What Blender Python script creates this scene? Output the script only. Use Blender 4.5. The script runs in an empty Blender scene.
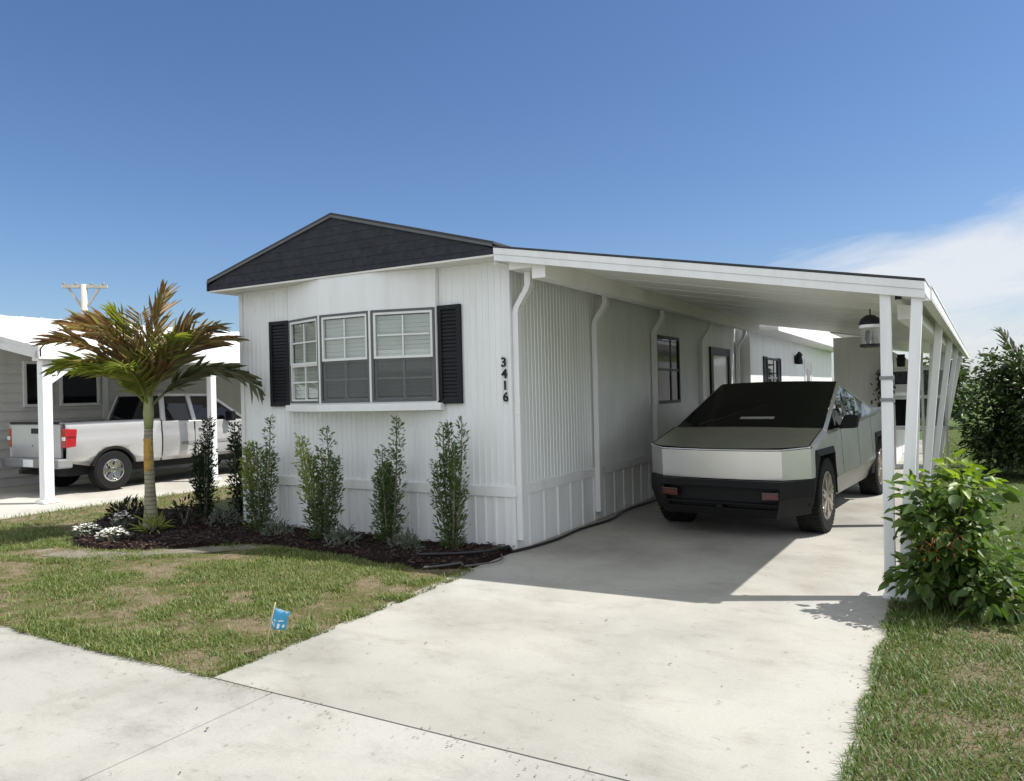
import bpy, bmesh, math, random
import numpy as np
from mathutils import Vector, Matrix, noise as mnoise
rnd = random.Random(7)
S = bpy.context.scene
COL = S.collection
PI = math.pi

# ------------------------------------------------------------------ materials
MATS = {}
def newmat(name):
    m = bpy.data.materials.new(name); m.use_nodes = True
    nt = m.node_tree; nt.nodes.clear()
    out = nt.nodes.new('ShaderNodeOutputMaterial')
    MATS[name] = m
    return m, nt, out
def N(nt, t, **kw):
    n = nt.nodes.new(t)
    for k, v in kw.items():
        if k.startswith('i_'):
            n.inputs[k[2:].replace('_', ' ')].default_value = v
        else: setattr(n, k, v)
    return n
def L(nt, a, ai, b, bi): nt.links.new(a.outputs[ai], b.inputs[bi])
def rgba(c): return (c[0], c[1], c[2], 1)
def ramp(nt, stops, interp='LINEAR'):
    r = nt.nodes.new('ShaderNodeValToRGB'); r.color_ramp.interpolation = interp
    e = r.color_ramp.elements
    while len(e) < len(stops): e.new(.5)
    for k, (p, c) in enumerate(stops):
        e[k].position = p; e[k].color = rgba(c)
    return r
def coord(nt, scale=(1, 1, 1)):
    tc = N(nt, 'ShaderNodeNewGeometry')
    mp = N(nt, 'ShaderNodeMapping'); mp.inputs['Scale'].default_value = scale
    L(nt, tc, 'Position', mp, 'Vector')
    return mp
def objcoord(nt, scale=(1, 1, 1)):
    tc = N(nt, 'ShaderNodeTexCoord')
    mp = N(nt, 'ShaderNodeMapping'); mp.inputs['Scale'].default_value = scale
    L(nt, tc, 'Object', mp, 'Vector')
    return mp

def paint(name, c, rough=.5, dirt=.08, metal=0, scale=3., bump=.0, streak=False, spec=.5, coat=0):
    """painted / plain surface with faint uneven dirt"""
    m, nt, out = newmat(name)
    b = N(nt, 'ShaderNodeBsdfPrincipled'); L(nt, b, 0, out, 0)
    b.inputs['Roughness'].default_value = rough; b.inputs['Metallic'].default_value = metal
    b.inputs['Specular IOR Level'].default_value = spec
    b.inputs['Coat Weight'].default_value = coat; b.inputs['Coat Roughness'].default_value = .06
    mp = objcoord(nt, (1, 1, .12) if streak else (1, 1, 1))
    n1 = N(nt, 'ShaderNodeTexNoise', i_Scale=scale, i_Detail=6., i_Roughness=.65); L(nt, mp, 0, n1, 'Vector')
    d = 1 - dirt * 2.2
    r = ramp(nt, [(.3, (c[0]*d, c[1]*d*.99, c[2]*d*.97)), (.55, (c[0]*(1-dirt*.4), c[1]*(1-dirt*.4), c[2]*(1-dirt*.4))), (.75, c)])
    L(nt, n1, 'Fac', r, 0); L(nt, r, 0, b, 'Base Color')
    n2 = N(nt, 'ShaderNodeTexNoise', i_Scale=scale*9, i_Detail=3.); L(nt, mp, 0, n2, 'Vector')
    mr = N(nt, 'ShaderNodeMapRange'); mr.inputs[3].default_value = max(0.02, rough-.08); mr.inputs[4].default_value = min(1, rough+.1)
    L(nt, n2, 'Fac', mr, 0); L(nt, mr, 0, b, 'Roughness')
    if bump:
        bp = N(nt, 'ShaderNodeBump', i_Strength=bump, i_Distance=.004); L(nt, n2, 'Fac', bp, 'Height'); L(nt, bp, 0, b, 'Normal')
    return m

def leafmat(name, cols, trans=.35, rough=.45):
    m, nt, out = newmat(name)
    g = N(nt, 'ShaderNodeNewGeometry')
    k = len(cols)
    r = ramp(nt, [(i/(k-1), c) for i, c in enumerate(cols)])
    L(nt, g, 'Random Per Island', r, 0)
    b = N(nt, 'ShaderNodeBsdfPrincipled'); b.inputs['Roughness'].default_value = rough
    L(nt, r, 0, b, 'Base Color')
    t = N(nt, 'ShaderNodeBsdfTranslucent')
    hs = N(nt, 'ShaderNodeHueSaturation', i_Saturation=1.15, i_Value=1.3); L(nt, r, 0, hs, 'Color'); L(nt, hs, 0, t, 'Color')
    mx = N(nt, 'ShaderNodeMixShader'); mx.inputs[0].default_value = trans
    L(nt, b, 0, mx, 1); L(nt, t, 0, mx, 2); L(nt, mx, 0, out, 0)
    return m

def glassmat(name, tint=(.02, .025, .03), clear=.0, rough=.02, ior=1.5):
    """glossy pane: clear = share of light let straight through"""
    m, nt, out = newmat(name)
    b = N(nt, 'ShaderNodeBsdfPrincipled'); b.inputs['Base Color'].default_value = rgba(tint)
    b.inputs['Roughness'].default_value = rough; b.inputs['IOR'].default_value = ior
    if clear > 0:
        t = N(nt, 'ShaderNodeBsdfTransparent'); gl = N(nt, 'ShaderNodeBsdfGlossy', i_Roughness=rough)
        lw = N(nt, 'ShaderNodeLayerWeight'); lw.inputs[0].default_value = .5
        p5 = N(nt, 'ShaderNodeMath', operation='POWER'); L(nt, lw, 'Facing', p5, 0); p5.inputs[1].default_value = 4.
        f = N(nt, 'ShaderNodeMath', operation='MULTIPLY_ADD'); L(nt, p5, 0, f, 0); f.inputs[1].default_value = .85; f.inputs[2].default_value = .07
        mx = N(nt, 'ShaderNodeMixShader'); L(nt, f, 0, mx, 0); L(nt, t, 0, mx, 1); L(nt, gl, 0, mx, 2)
        t.inputs[0].default_value = (clear, clear*1.02, clear, 1)
        L(nt, mx, 0, out, 0)
    else: L(nt, b, 0, out, 0)
    return m

def concrete(name, base, seedoff=0.0, stain=1.0):
    m, nt, out = newmat(name)
    b = N(nt, 'ShaderNodeBsdfPrincipled', i_Roughness=.85); L(nt, b, 0, out, 0)
    b.inputs['Specular IOR Level'].default_value = .25
    mp = coord(nt); mp.inputs['Location'].default_value = (seedoff, seedoff*.7, 0)
    big = N(nt, 'ShaderNodeTexNoise', i_Scale=.75, i_Detail=9., i_Roughness=.62); L(nt, mp, 0, big, 'Vector')
    d = 1-.30*stain
    r1 = ramp(nt, [(.30, (base[0]*d*1.02, base[1]*d, base[2]*d*.95)), (.46, tuple(x*(1-.09*stain) for x in base)), (.56, base), (.75, tuple(x*1.05 for x in base))])
    L(nt, big, 'Fac', r1, 0)
    # streaky scuffs, stretched along the street
    mp2 = coord(nt, (1.1, 2.0, 1)); mp2.inputs['Rotation'].default_value = (0, 0, .25)
    sc = N(nt, 'ShaderNodeTexNoise', i_Scale=1.7, i_Detail=12., i_Roughness=.76, i_Distortion=.2); L(nt, mp2, 0, sc, 'Vector')
    r2 = ramp(nt, [(.33, (.66, .655, .64)), (.42, (.89, .885, .87)), (.50, (1, 1, 1))]); L(nt, sc, 'Fac', r2, 0)
    mu = N(nt, 'ShaderNodeMixRGB', blend_type='MULTIPLY'); mu.inputs[0].default_value = .55*stain
    L(nt, r1, 0, mu, 1); L(nt, r2, 0, mu, 2)
    # broad tyre-worn and damp stains, soft edged
    st = N(nt, 'ShaderNodeTexNoise', i_Scale=.42, i_Detail=3., i_Roughness=.5, i_Distortion=.3); L(nt, mp, 0, st, 'Vector')
    rst = ramp(nt, [(.34, (.82, .81, .775)), (.45, (.96, .95, .92)), (.55, (1.02, 1.005, .96)), (.66, (1.05, 1.045, 1.03))]); L(nt, st, 'Fac', rst, 0)
    must = N(nt, 'ShaderNodeMixRGB', blend_type='MULTIPLY'); must.inputs[0].default_value = 1.; L(nt, mu, 0, must, 1); L(nt, rst, 0, must, 2)
    sp_ = N(nt, 'ShaderNodeTexNoise', i_Scale=11., i_Detail=6., i_Roughness=.7); L(nt, mp, 0, sp_, 'Vector')
    rsp = ramp(nt, [(.30, (.60, .58, .54)), (.39, (1, 1, 1))]); L(nt, sp_, 'Fac', rsp, 0)
    musp = N(nt, 'ShaderNodeMixRGB', blend_type='MULTIPLY'); musp.inputs[0].default_value = .8; L(nt, must, 0, musp, 1); L(nt, rsp, 0, musp, 2)
    mu = musp
    # fine grain
    fg = N(nt, 'ShaderNodeTexNoise', i_Scale=60., i_Detail=4., i_Roughness=.8); L(nt, mp, 0, fg, 'Vector')
    r3 = ramp(nt, [(.3, (.84, .84, .84)), (.65, (1, 1, 1))]); L(nt, fg, 'Fac', r3, 0)
    mu2 = N(nt, 'ShaderNodeMixRGB', blend_type='MULTIPLY'); mu2.inputs[0].default_value = .8
    L(nt, mu, 0, mu2, 1); L(nt, r3, 0, mu2, 2)
    # hairline cracks: thin ridges of a warped noise, kept to a few places
    ck = N(nt, 'ShaderNodeTexNoise', i_Scale=.55, i_Detail=5., i_Roughness=.55, i_Distortion=.4); L(nt, mp, 0, ck, 'Vector')
    mth = N(nt, 'ShaderNodeMath', operation='SUBTRACT'); mth.inputs[1].default_value = .52; L(nt, ck, 'Fac', mth, 0)
    ab = N(nt, 'ShaderNodeMath', operation='ABSOLUTE'); L(nt, mth, 0, ab, 0)
    rc = ramp(nt, [(0, (.72, .70, .67)), (.0015, (1, 1, 1))]); L(nt, ab, 0, rc, 0)
    mk = N(nt, 'ShaderNodeTexNoise', i_Scale=.9, i_Detail=2.); L(nt, mp, 0, mk, 'Vector')
    rk = ramp(nt, [(.80, (0, 0, 0)), (.9, (1, 1, 1))]); L(nt, mk, 'Fac', rk, 0)
    mu3 = N(nt, 'ShaderNodeMixRGB', blend_type='MULTIPLY'); L(nt, rk, 0, mu3, 0)
    L(nt, mu2, 0, mu3, 1); L(nt, rc, 0, mu3, 2)
    L(nt, mu3, 0, b, 'Base Color')
    bp = N(nt, 'ShaderNodeBump', i_Strength=.35, i_Distance=.004); L(nt, fg, 'Fac', bp, 'Height'); L(nt, bp, 0, b, 'Normal')
    return m

def soilmat(name, stops, scale=2., fine=70.):
    m, nt, out = newmat(name)
    b = N(nt, 'ShaderNodeBsdfPrincipled', i_Roughness=.95); L(nt, b, 0, out, 0)
    b.inputs['Specular IOR Level'].default_value = .15
    mp = coord(nt)
    n1 = N(nt, 'ShaderNodeTexNoise', i_Scale=scale, i_Detail=8., i_Roughness=.65); L(nt, mp, 0, n1, 'Vector')
    r1 = ramp(nt, stops); L(nt, n1, 'Fac', r1, 0)
    n2 = N(nt, 'ShaderNodeTexNoise', i_Scale=fine, i_Detail=5., i_Roughness=.8); L(nt, mp, 0, n2, 'Vector')
    r2 = ramp(nt, [(.3, (.55, .55, .55)), (.7, (1.15, 1.15, 1.15))]); L(nt, n2, 'Fac', r2, 0)
    mu = N(nt, 'ShaderNodeMixRGB', blend_type='MULTIPLY'); mu.inputs[0].default_value = 1
    L(nt, r1, 0, mu, 1); L(nt, r2, 0, mu, 2); L(nt, mu, 0, b, 'Base Color')
    bp = N(nt, 'ShaderNodeBump', i_Strength=.9, i_Distance=.02); L(nt, n2, 'Fac', bp, 'Height'); L(nt, bp, 0, b, 'Normal')
    return m

def steelmat(name, c, rough=.3):
    m, nt, out = newmat(name)
    b = N(nt, 'ShaderNodeBsdfPrincipled'); L(nt, b, 0, out, 0)
    b.inputs['Metallic'].default_value = 1
    mp = objcoord(nt, (40, 1.2, 40))
    n1 = N(nt, 'ShaderNodeTexNoise', i_Scale=6., i_Detail=4.); L(nt, mp, 0, n1, 'Vector')
    mp2 = objcoord(nt); n2 = N(nt, 'ShaderNodeTexNoise', i_Scale=2.2, i_Detail=5.); L(nt, mp2, 0, n2, 'Vector')
    ad = N(nt, 'ShaderNodeMath', operation='ADD'); L(nt, n1, 'Fac', ad, 0); L(nt, n2, 'Fac', ad, 1)
    mr = N(nt, 'ShaderNodeMapRange'); mr.inputs[1].default_value = .6; mr.inputs[2].default_value = 1.4
    mr.inputs[3].default_value = rough-.02; mr.inputs[4].default_value = rough+.03
    L(nt, ad, 0, mr, 0); L(nt, mr, 0, b, 'Roughness')
    r = ramp(nt, [(.3, tuple(x*.9 for x in c)), (.7, c)]); L(nt, n2, 'Fac', r, 0); L(nt, r, 0, b, 'Base Color')
    return m

M = MATS
paint('siding', (.825, .845, .85), .45, .055, streak=True, scale=2.5)
paint('skirting', (.85, .855, .86), .45, .085, streak=True, scale=3)
paint('white_trim', (.80, .81, .815), .4, .06, streak=True)
paint('post_white', (.81, .82, .825), .45, .09, streak=True, scale=5)
paint('soffit', (.74, .73, .69), .5, .05)
paint('carport_ceiling', (.86, .86, .845), .42, .06, scale=1.2)
paint('shutter_black', (.013, .015, .019), .5, .1, spec=.22)
paint('frame_grey', (.10, .105, .11), .5, .1)
paint('sash_white', (.74, .76, .75), .4, .04)
paint('blind', (.66, .68, .66), .6, .03)
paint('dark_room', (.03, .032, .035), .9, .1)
paint('black_metal', (.011, .011, .012), .45, .1, spec=.25)
paint('black_plastic', (.010, .010, .011), .55, .12, bump=.2, spec=.22)
paint('rubber', (.014, .014, .014), .8, .15, bump=.3, spec=.2)
paint('roof_white', (.82, .82, .81), .55, .05)
paint('roof_dark_edge', (.05, .05, .055), .8, .2)
paint('nb_siding', (.62, .62, .60), .55, .06, streak=True)
paint('shed_wall', (.80, .80, .79), .55, .05, streak=True)
paint('silver_paint', (.50, .50, .505), .32, .02, metal=.35, coat=.5, scale=.7)
paint('chrome', (.75, .75, .76), .16, .05, metal=1)
paint('grey_plastic', (.22, .225, .23), .55, .08)
paint('red_lens', (.35, .012, .015), .15, .05, coat=.6)
paint('dark_red_lens', (.05, .004, .008), .2, .05, coat=.6)
paint('dim_red', (.11, .008, .014), .2, .05, coat=.5)
paint('headlight_white', (.75, .76, .78), .25, .02, coat=.5)
paint('paper', (.42, .42, .40), .7, .04)
paint('alloy', (.66, .61, .57), .30, .1, metal=.85)
paint('bronze', (.30, .17, .10), .4, .15, metal=.7)
paint('hose', (.014, .014, .015), .5, .1)
paint('hose_grey', (.09, .09, .09), .6, .1)
paint('pole_grey', (.50, .47, .42), .85, .1, streak=True)
paint('wood_stake', (.50, .40, .24), .8, .15, scale=12)
paint('flag_blue', (.06, .36, .62), .5, .08, scale=20)
paint('flag_white', (.78, .80, .80), .5, .05)
paint('petal', (.86, .84, .76), .6, .05, scale=14)
paint('orange_bark', (.50, .30, .07), .8, .22, scale=14)
paint('terracotta', (.35, .12, .06), .8, .1)
glassmat('pane', clear=.9)
glassmat('dark_glass', (.006, .007, .008), rough=.03)
glassmat('tint_glass', (.006, .007, .008), rough=.04, ior=1.28)
glassmat('mirror_glass', (.30, .31, .31), rough=.08, ior=1.6)
steelmat('stainless', (.82, .82, .81), .36)
steelmat('stainless_dark', (.34, .34, .345), .36)
concrete('concrete_drive', (.385, .376, .347), 0, 1.05)
concrete('concrete_street', (.365, .357, .332), 13.7, 1.2)
concrete('concrete_far', (.50, .48, .44), 31.3, .8)
soilmat('lawn_soil', [(.34, (.17, .13, .08)), (.44, (.26, .205, .135)), (.53, (.15, .14, .06)), (.66, (.11, .125, .04))], 2.4)
soilmat('lawn_soil_green', [(.3, (.11, .10, .05)), (.42, (.09, .115, .035)), (.7, (.075, .11, .03))], 1.3)
soilmat('joint_dirt', [(.35, (.06, .055, .04)), (.6, (.17, .15, .115))], 5.)
soilmat('sand_path', [(.3, (.22, .195, .15)), (.7, (.32, .295, .245))], 5.)
soilmat('far_ground', [(.3, (.07, .11, .03)), (.7, (.11, .15, .045))], .6, 20.)
soilmat('mulch', [(.3, (.012, .008, .007)), (.7, (.035, .020, .015))], 9., 90.)
leafmat('mulch_chip', [(.012, .007, .006), (.035, .018, .012), (.07, .035, .022), (.02, .012, .01)], 0, .9)
leafmat('grit', [(.05, .04, .03), (.16, .12, .08), (.25, .20, .13), (.09, .08, .07)], 0, .9)
leafmat('grass_blade', [(.085, .14, .026), (.13, .19, .04), (.105, .16, .032), (.19, .215, .06), (.30, .255, .13)], .35, .55)
leafmat('grass_green', [(.065, .125, .022), (.10, .16, .03), (.13, .185, .042), (.08, .14, .026), (.18, .185, .07)], .35, .5)
leafmat('dry_thatch', [(.20, .15, .09), (.30, .24, .15), (.16, .12, .07), (.24, .21, .10)], .2, .8)
leafmat('leaf_column', [(.065, .115, .04), (.10, .155, .055), (.15, .205, .075), (.085, .13, .065)], .35, .4)
leafmat('leaf_column_lit', [(.22, .28, .08), (.30, .36, .09), (.36, .41, .11), (.18, .24, .08)], .35, .45)  # sunlit tone of the column leaves, put into the colour
leafmat('leaf_grey', [(.10, .125, .09), (.14, .165, .12), (.18, .20, .16), (.09, .11, .085)], .25, .6)
leafmat('leaf_dark', [(.020, .038, .016), (.03, .055, .02), (.042, .065, .025)], .2, .4)
leafmat('leaf_bush', [(.045, .085, .018), (.075, .13, .026), (.11, .18, .038), (.06, .11, .022), (.17, .23, .06)], .38, .42)
leafmat('leaf_bush_light', [(.14, .22, .03), (.20, .28, .045), (.25, .33, .06)], .45, .42)
leafmat('leaf_rust', [(.22, .09, .03), (.30, .12, .04)], .3, .6)
leafmat('leaf_tree', [(.030, .055, .016), (.045, .08, .022), (.075, .11, .032), (.05, .07, .028)], .25, .35)
leafmat('leaf_maroon', [(.025, .016, .012), (.045, .022, .016), (.03, .035, .015), (.022, .028, .012)], .2, .4)
leafmat('palm_green', [(.19, .24, .05), (.29, .33, .06), (.24, .28, .06), (.42, .40, .10)], .4, .4)
leafmat('palm_rust', [(.26, .16, .08), (.38, .25, .12), (.30, .28, .10), (.45, .36, .18), (.20, .12, .08), (.32, .33, .11)], .35, .55)
leafmat('palm_dark', [(.08, .11, .05), (.12, .15, .07), (.17, .165, .09), (.10, .125, .06)], .3, .4)
paint('bark', (.13, .10, .07), .9, .25, scale=14, bump=.6)
paint('palm_bark', (.34, .31, .22), .85, .2, scale=9, bump=.5, streak=False)
paint('palm_shaft', (.33, .36, .16), .6, .2, scale=6)
paint('stem', (.22, .20, .14), .8, .2, scale=20)

def add_rings(m):      # leaf-scar rings up a palm trunk
    nt = m.node_tree
    b = [n for n in nt.nodes if n.type == 'BSDF_PRINCIPLED'][0]
    lk = b.inputs['Base Color'].links[0]; src = lk.from_socket
    mp = objcoord(nt); w = N(nt, 'ShaderNodeTexWave', wave_type='BANDS', bands_direction='Z', i_Scale=5.5, i_Distortion=2.5, i_Detail=3.)
    L(nt, mp, 0, w, 'Vector'); r = ramp(nt, [(.0, (.35, .31, .27)), (.22, (1, 1, 1))]); L(nt, w, 'Fac', r, 0)
    mu = N(nt, 'ShaderNodeMixRGB', blend_type='MULTIPLY'); mu.inputs[0].default_value = .8
    nt.links.new(src, mu.inputs[1]); L(nt, r, 0, mu, 2); L(nt, mu, 0, b, 'Base Color')
add_rings(M['palm_bark'])

# gable: dark charcoal lap boards / shingle texture
def gablemat():
    m, nt, out = newmat('gable_charcoal')
    b = N(nt, 'ShaderNodeBsdfPrincipled', i_Roughness=.9); L(nt, b, 0, out, 0); b.inputs['Specular IOR Level'].default_value = .15
    mp = coord(nt, (1, 1, 1))
    n = N(nt, 'ShaderNodeTexNoise', i_Scale=14., i_Detail=5.); L(nt, mp, 0, n, 'Vector')
    r = ramp(nt, [(.3, (.030, .032, .039)), (.7, (.045, .048, .057))]); L(nt, n, 'Fac', r, 0); L(nt, r, 0, b, 'Base Color')
    return m
gablemat()

# ------------------------------------------------------------------ mesh builder
class MB:
    def __init__(s): s.v = []; s.f = []
    def add(s, vs, fs):
        o = len(s.v); s.v += [tuple(p) for p in vs]; s.f += [tuple(i+o for i in f) for f in fs]; return s
    def box(s, a, b):
        x0, y0, z0 = [min(a[i], b[i]) for i in range(3)]; x1, y1, z1 = [max(a[i], b[i]) for i in range(3)]
        return s.add([(x0, y0, z0), (x1, y0, z0), (x1, y1, z0), (x0, y1, z0), (x0, y0, z1), (x1, y0, z1), (x1, y1, z1), (x0, y1, z1)],
                     [(0, 3, 2, 1), (4, 5, 6, 7), (0, 1, 5, 4), (1, 2, 6, 5), (2, 3, 7, 6), (3, 0, 4, 7)])
    def hexa(s, b4, t4):
        return s.add(list(b4)+list(t4), [(0, 3, 2, 1), (4, 5, 6, 7), (0, 1, 5, 4), (1, 2, 6, 5), (2, 3, 7, 6), (3, 0, 4, 7)])
    def prism(s, poly, ext):
        """poly: 3D points of one face, ext: extrusion vector"""
        n = len(poly); e = Vector(ext)
        vs = [Vector(p) for p in poly]; vs = vs + [p+e for p in vs]
        fs = [tuple(range(n-1, -1, -1)), tuple(range(n, 2*n))] + [(i, (i+1) % n, n+(i+1) % n, n+i) for i in range(n)]
        return s.add(vs, fs)
    def bar(s, p, q, w, h, up=(0, 0, 1)):
        p = Vector(p); q = Vector(q); d = (q-p).normalized(); u = Vector(up)
        a = d.cross(u)
        if a.length < 1e-4: a = d.cross(Vector((0, 1, 0)))
        a.normalize(); c = a.cross(d).normalized(); a = a*w/2; c = c*h/2
        return s.hexa([p-a-c, p+a-c, p+a+c, p-a+c], [q-a-c, q+a-c, q+a+c, q-a+c])
    def tube(s, path, r, seg=10, caps=True):
        path = [Vector(p) for p in path]; n = len(path)
        rs = r if isinstance(r, (list, tuple)) else [r]*n
        ref = None; rings = []
        for i, p in enumerate(path):
            t = (path[min(i+1, n-1)]-path[max(i-1, 0)]).normalized()
            if ref is None:
                ref = t.cross(Vector((0, 0, 1)))
                if ref.length < .05: ref = t.cross(Vector((1, 0, 0)))
            ref = (ref - t*ref.dot(t)).normalized(); b = t.cross(ref)
            rings.append([p+(ref*math.cos(2*PI*k/seg)+b*math.sin(2*PI*k/seg))*rs[i] for k in range(seg)])
        vs = [q for rr in rings for q in rr]; fs = []
        for i in range(n-1):
            for k in range(seg):
                a = i*seg+k; b2 = i*seg+(k+1) % seg; fs.append((a, b2, b2+seg, a+seg))
        if caps: fs += [tuple(range(seg-1, -1, -1)), tuple(range((n-1)*seg, n*seg))]
        return s.add(vs, fs)
    def lathe(s, prof, origin=(0, 0, 0), axis='z', seg=24):
        o = Vector(origin); vs = []; fs = []; n = len(prof)
        for k in range(seg):
            a = 2*PI*k/seg
            for r, h in prof:
                p = {'z': Vector((r*math.cos(a), r*math.sin(a), h)), 'x': Vector((h, r*math.cos(a), r*math.sin(a))), 'y': Vector((r*math.cos(a), h, r*math.sin(a)))}[axis]
                vs.append(o+p)
        for k in range(seg):
            k2 = (k+1) % seg
            for i in range(n-1): fs.append((k*n+i, k2*n+i, k2*n+i+1, k*n+i+1))
        return s.add(vs, fs)
    def build(s, name, mat, parent=None, origin=None, smooth=False, bevel=0, shift=None, solid=0):
        me = bpy.data.meshes.new(name)
        off = Vector((0, 0, 0))
        if origin is not None: off = Vector(origin)
        if shift is not None: off = Vector(shift)
        me.from_pydata([tuple(Vector(p)-off) for p in s.v], [], s.f)
        bm = bmesh.new(); bm.from_mesh(me)
        bmesh.ops.recalc_face_normals(bm, faces=bm.faces) if not getattr(s, 'keep', False) else None
        bm.to_mesh(me); bm.free()
        me.materials.append(MATS[mat] if isinstance(mat, str) else mat)
        if smooth:
            for p in me.polygons: p.use_smooth = True
        o = bpy.data.objects.new(name, me); COL.objects.link(o)
        if origin is not None and parent is None: o.location = origin
        if parent is not None: o.parent = parent
        if solid:
            md = o.modifiers.new('thickness', 'SOLIDIFY'); md.thickness = solid; md.offset = -1
        if bevel:
            md = o.modifiers.new('bevel', 'BEVEL'); md.width = bevel; md.segments = 2; md.limit_method = 'ANGLE'; md.angle_limit = math.radians(35)
        return o

def tag(o, label=None, cat=None, group=None, kind=None):
    if label: o['label'] = label
    if cat: o['category'] = cat
    if group: o['group'] = group
    if kind: o['kind'] = kind
    return o
def thing(name, label, cat, loc=(0, 0, 0), rz=0, group=None):
    o = bpy.data.objects.new(name, None); COL.objects.link(o); o.location = loc; o.rotation_euler = (0, 0, rz); o.empty_display_size = .2
    return tag(o, label, cat, group)
def npmesh(name, V, F, mat, parent=None, origin=None, shift=None):
    """V (n,3), F (m,k) numpy; faces all of k corners"""
    V = np.asarray(V, dtype=np.float32)
    if origin is not None: V = V-np.array(origin, dtype=np.float32)
    if shift is not None: V = V-np.array(shift, dtype=np.float32)
    F = np.asarray(F, dtype=np.int32); m, k = F.shape
    me = bpy.data.meshes.new(name)
    me.vertices.add(len(V)); me.vertices.foreach_set('co', V.ravel())
    me.loops.add(m*k); me.loops.foreach_set('vertex_index', F.ravel())
    me.polygons.add(m); me.polygons.foreach_set('loop_start', np.arange(0, m*k, k, dtype=np.int32)); me.polygons.foreach_set('loop_total', np.full(m, k, dtype=np.int32))
    me.update(calc_edges=True); me.validate()
    me.materials.append(MATS[mat])
    o = bpy.data.objects.new(name, me); COL.objects.link(o)
    if origin is not None and parent is None: o.location = origin
    if parent is not None: o.parent = parent
    return o
def leaf_arrays(P, D, UP, length, width, rs, fold=.25, droop=.15):
    """six-point ovate leaves: base, two shoulders, two outer, tip, folded along the midrib"""
    n = len(P); D = D/np.linalg.norm(D, axis=1, keepdims=True)
    Sd = np.cross(D, UP); l = np.linalg.norm(Sd, axis=1, keepdims=True); l[l < 1e-6] = 1; Sd = Sd/l
    Nn = np.cross(Sd, D)
    L_ = length[:, None]; W_ = width[:, None]/2
    base = P; tip = P+D*L_-Nn*L_*droop
    m1 = P+D*L_*.42-Nn*L_*droop*.1
    l1 = P+D*L_*.32+Sd*W_+Nn*W_*fold*2; r1 = P+D*L_*.32-Sd*W_+Nn*W_*fold*2
    l2 = P+D*L_*.68+Sd*W_*.75+Nn*W_*fold*1.5-Nn*L_*droop*.4; r2 = P+D*L_*.68-Sd*W_*.75+Nn*W_*fold*1.5-Nn*L_*droop*.4
    V = np.stack([base, l1, l2, tip, r2, r1], 1).reshape(-1, 3)
    b = np.arange(n)[:, None]*6
    F = np.concatenate([b+np.array([0, 1, 2, 3]), b+np.array([0, 3, 4, 5])], 0)
    return V, F
def blade_arrays(P, h, w, lean, az, rs):
    n = len(P); Dx = np.cos(az); Dy = np.sin(az)
    side = np.stack([-Dy, Dx, np.zeros(n)], 1)*(w/2)[:, None]
    dirv = np.stack([Dx*lean, Dy*lean, np.ones(n)], 1); dirv /= np.linalg.norm(dirv, axis=1, keepdims=True)
    mid = P+dirv*(h*.55)[:, None]
    d2 = np.stack([Dx*lean*2.4, Dy*lean*2.4, np.ones(n)*.75], 1); d2 /= np.linalg.norm(d2, axis=1, keepdims=True)
    tip = mid+d2*(h*.5)[:, None]
    V = np.stack([P-side, P+side, mid+side*.85, mid-side*.85, tip+side*.12, tip-side*.12], 1).reshape(-1, 3)
    b = np.arange(n)[:, None]*6
    F = np.concatenate([b+np.array([0, 1, 2, 3]), b+np.array([3, 2, 4, 5])], 0)
    return V, F

# ------------------------------------------------------------------ camera
CAM = np.array([4.1865, -7.2539, 1.75]); YAW, PIT, ROL, FPX = -.52223, .00226, -.0240, 760.58
fw = Vector((math.sin(YAW)*math.cos(PIT), math.cos(YAW)*math.cos(PIT), math.sin(PIT)))
r0 = Vector((math.cos(YAW), -math.sin(YAW), 0)); u0 = r0.cross(fw)
rr = r0*math.cos(ROL)+u0*math.sin(ROL); uu = u0*math.cos(ROL)-r0*math.sin(ROL)
cd = bpy.data.cameras.new('camera'); cam = bpy.data.objects.new('camera', cd); COL.objects.link(cam)
mat = Matrix((rr, uu, -fw)).transposed().to_4x4(); mat.translation = Vector(CAM)
cam.matrix_world = mat
cd.sensor_fit = 'HORIZONTAL'; cd.sensor_width = 36; cd.lens = FPX/1024*36; cd.clip_end = 3000; cd.clip_start = .05
S.camera = cam

# ------------------------------------------------------------------ sun, sky
SUNV = Vector((.64, .325, 1)).normalized()
sl = bpy.data.lights.new('sun', 'SUN'); sl.energy = 4.0; sl.angle = math.radians(.53); sl.color = (1, .965, .91)
so = bpy.data.objects.new('sun', sl); COL.objects.link(so); so.location = (20, 10, 30)
so.rotation_euler = SUNV.to_track_quat('Z', 'Y').to_euler()
w = bpy.data.worlds.new('World'); S.world = w; w.use_nodes = True
nt = w.node_tree; nt.nodes.clear()
wo = N(nt, 'ShaderNodeOutputWorld'); bg = N(nt, 'ShaderNodeBackground'); L(nt, bg, 0, wo, 0)
sky = N(nt, 'ShaderNodeTexSky', sky_type='NISHITA'); sky.sun_disc = False
sky.sun_elevation = math.asin(SUNV.z); sky.sun_rotation = math.atan2(SUNV.x, SUNV.y)
sky.air_density = 1.0; sky.dust_density = .8; sky.ozone_density = 1.6; sky.altitude = 0
bg.inputs['Strength'].default_value = .074
hs = N(nt, 'ShaderNodeMixRGB', blend_type='MULTIPLY'); hs.inputs[0].default_value = 1; hs.inputs[2].default_value = (.79, .885, 1.05, 1)
hsat = N(nt, 'ShaderNodeHueSaturation', i_Saturation=1.10, i_Value=1.0); L(nt, sky, 0, hsat, 'Color'); L(nt, hsat, 0, hs, 1)
tc = N(nt, 'ShaderNodeTexCoord'); sx = N(nt, 'ShaderNodeSeparateXYZ'); L(nt, tc, 'Generated', sx, 0)
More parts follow.
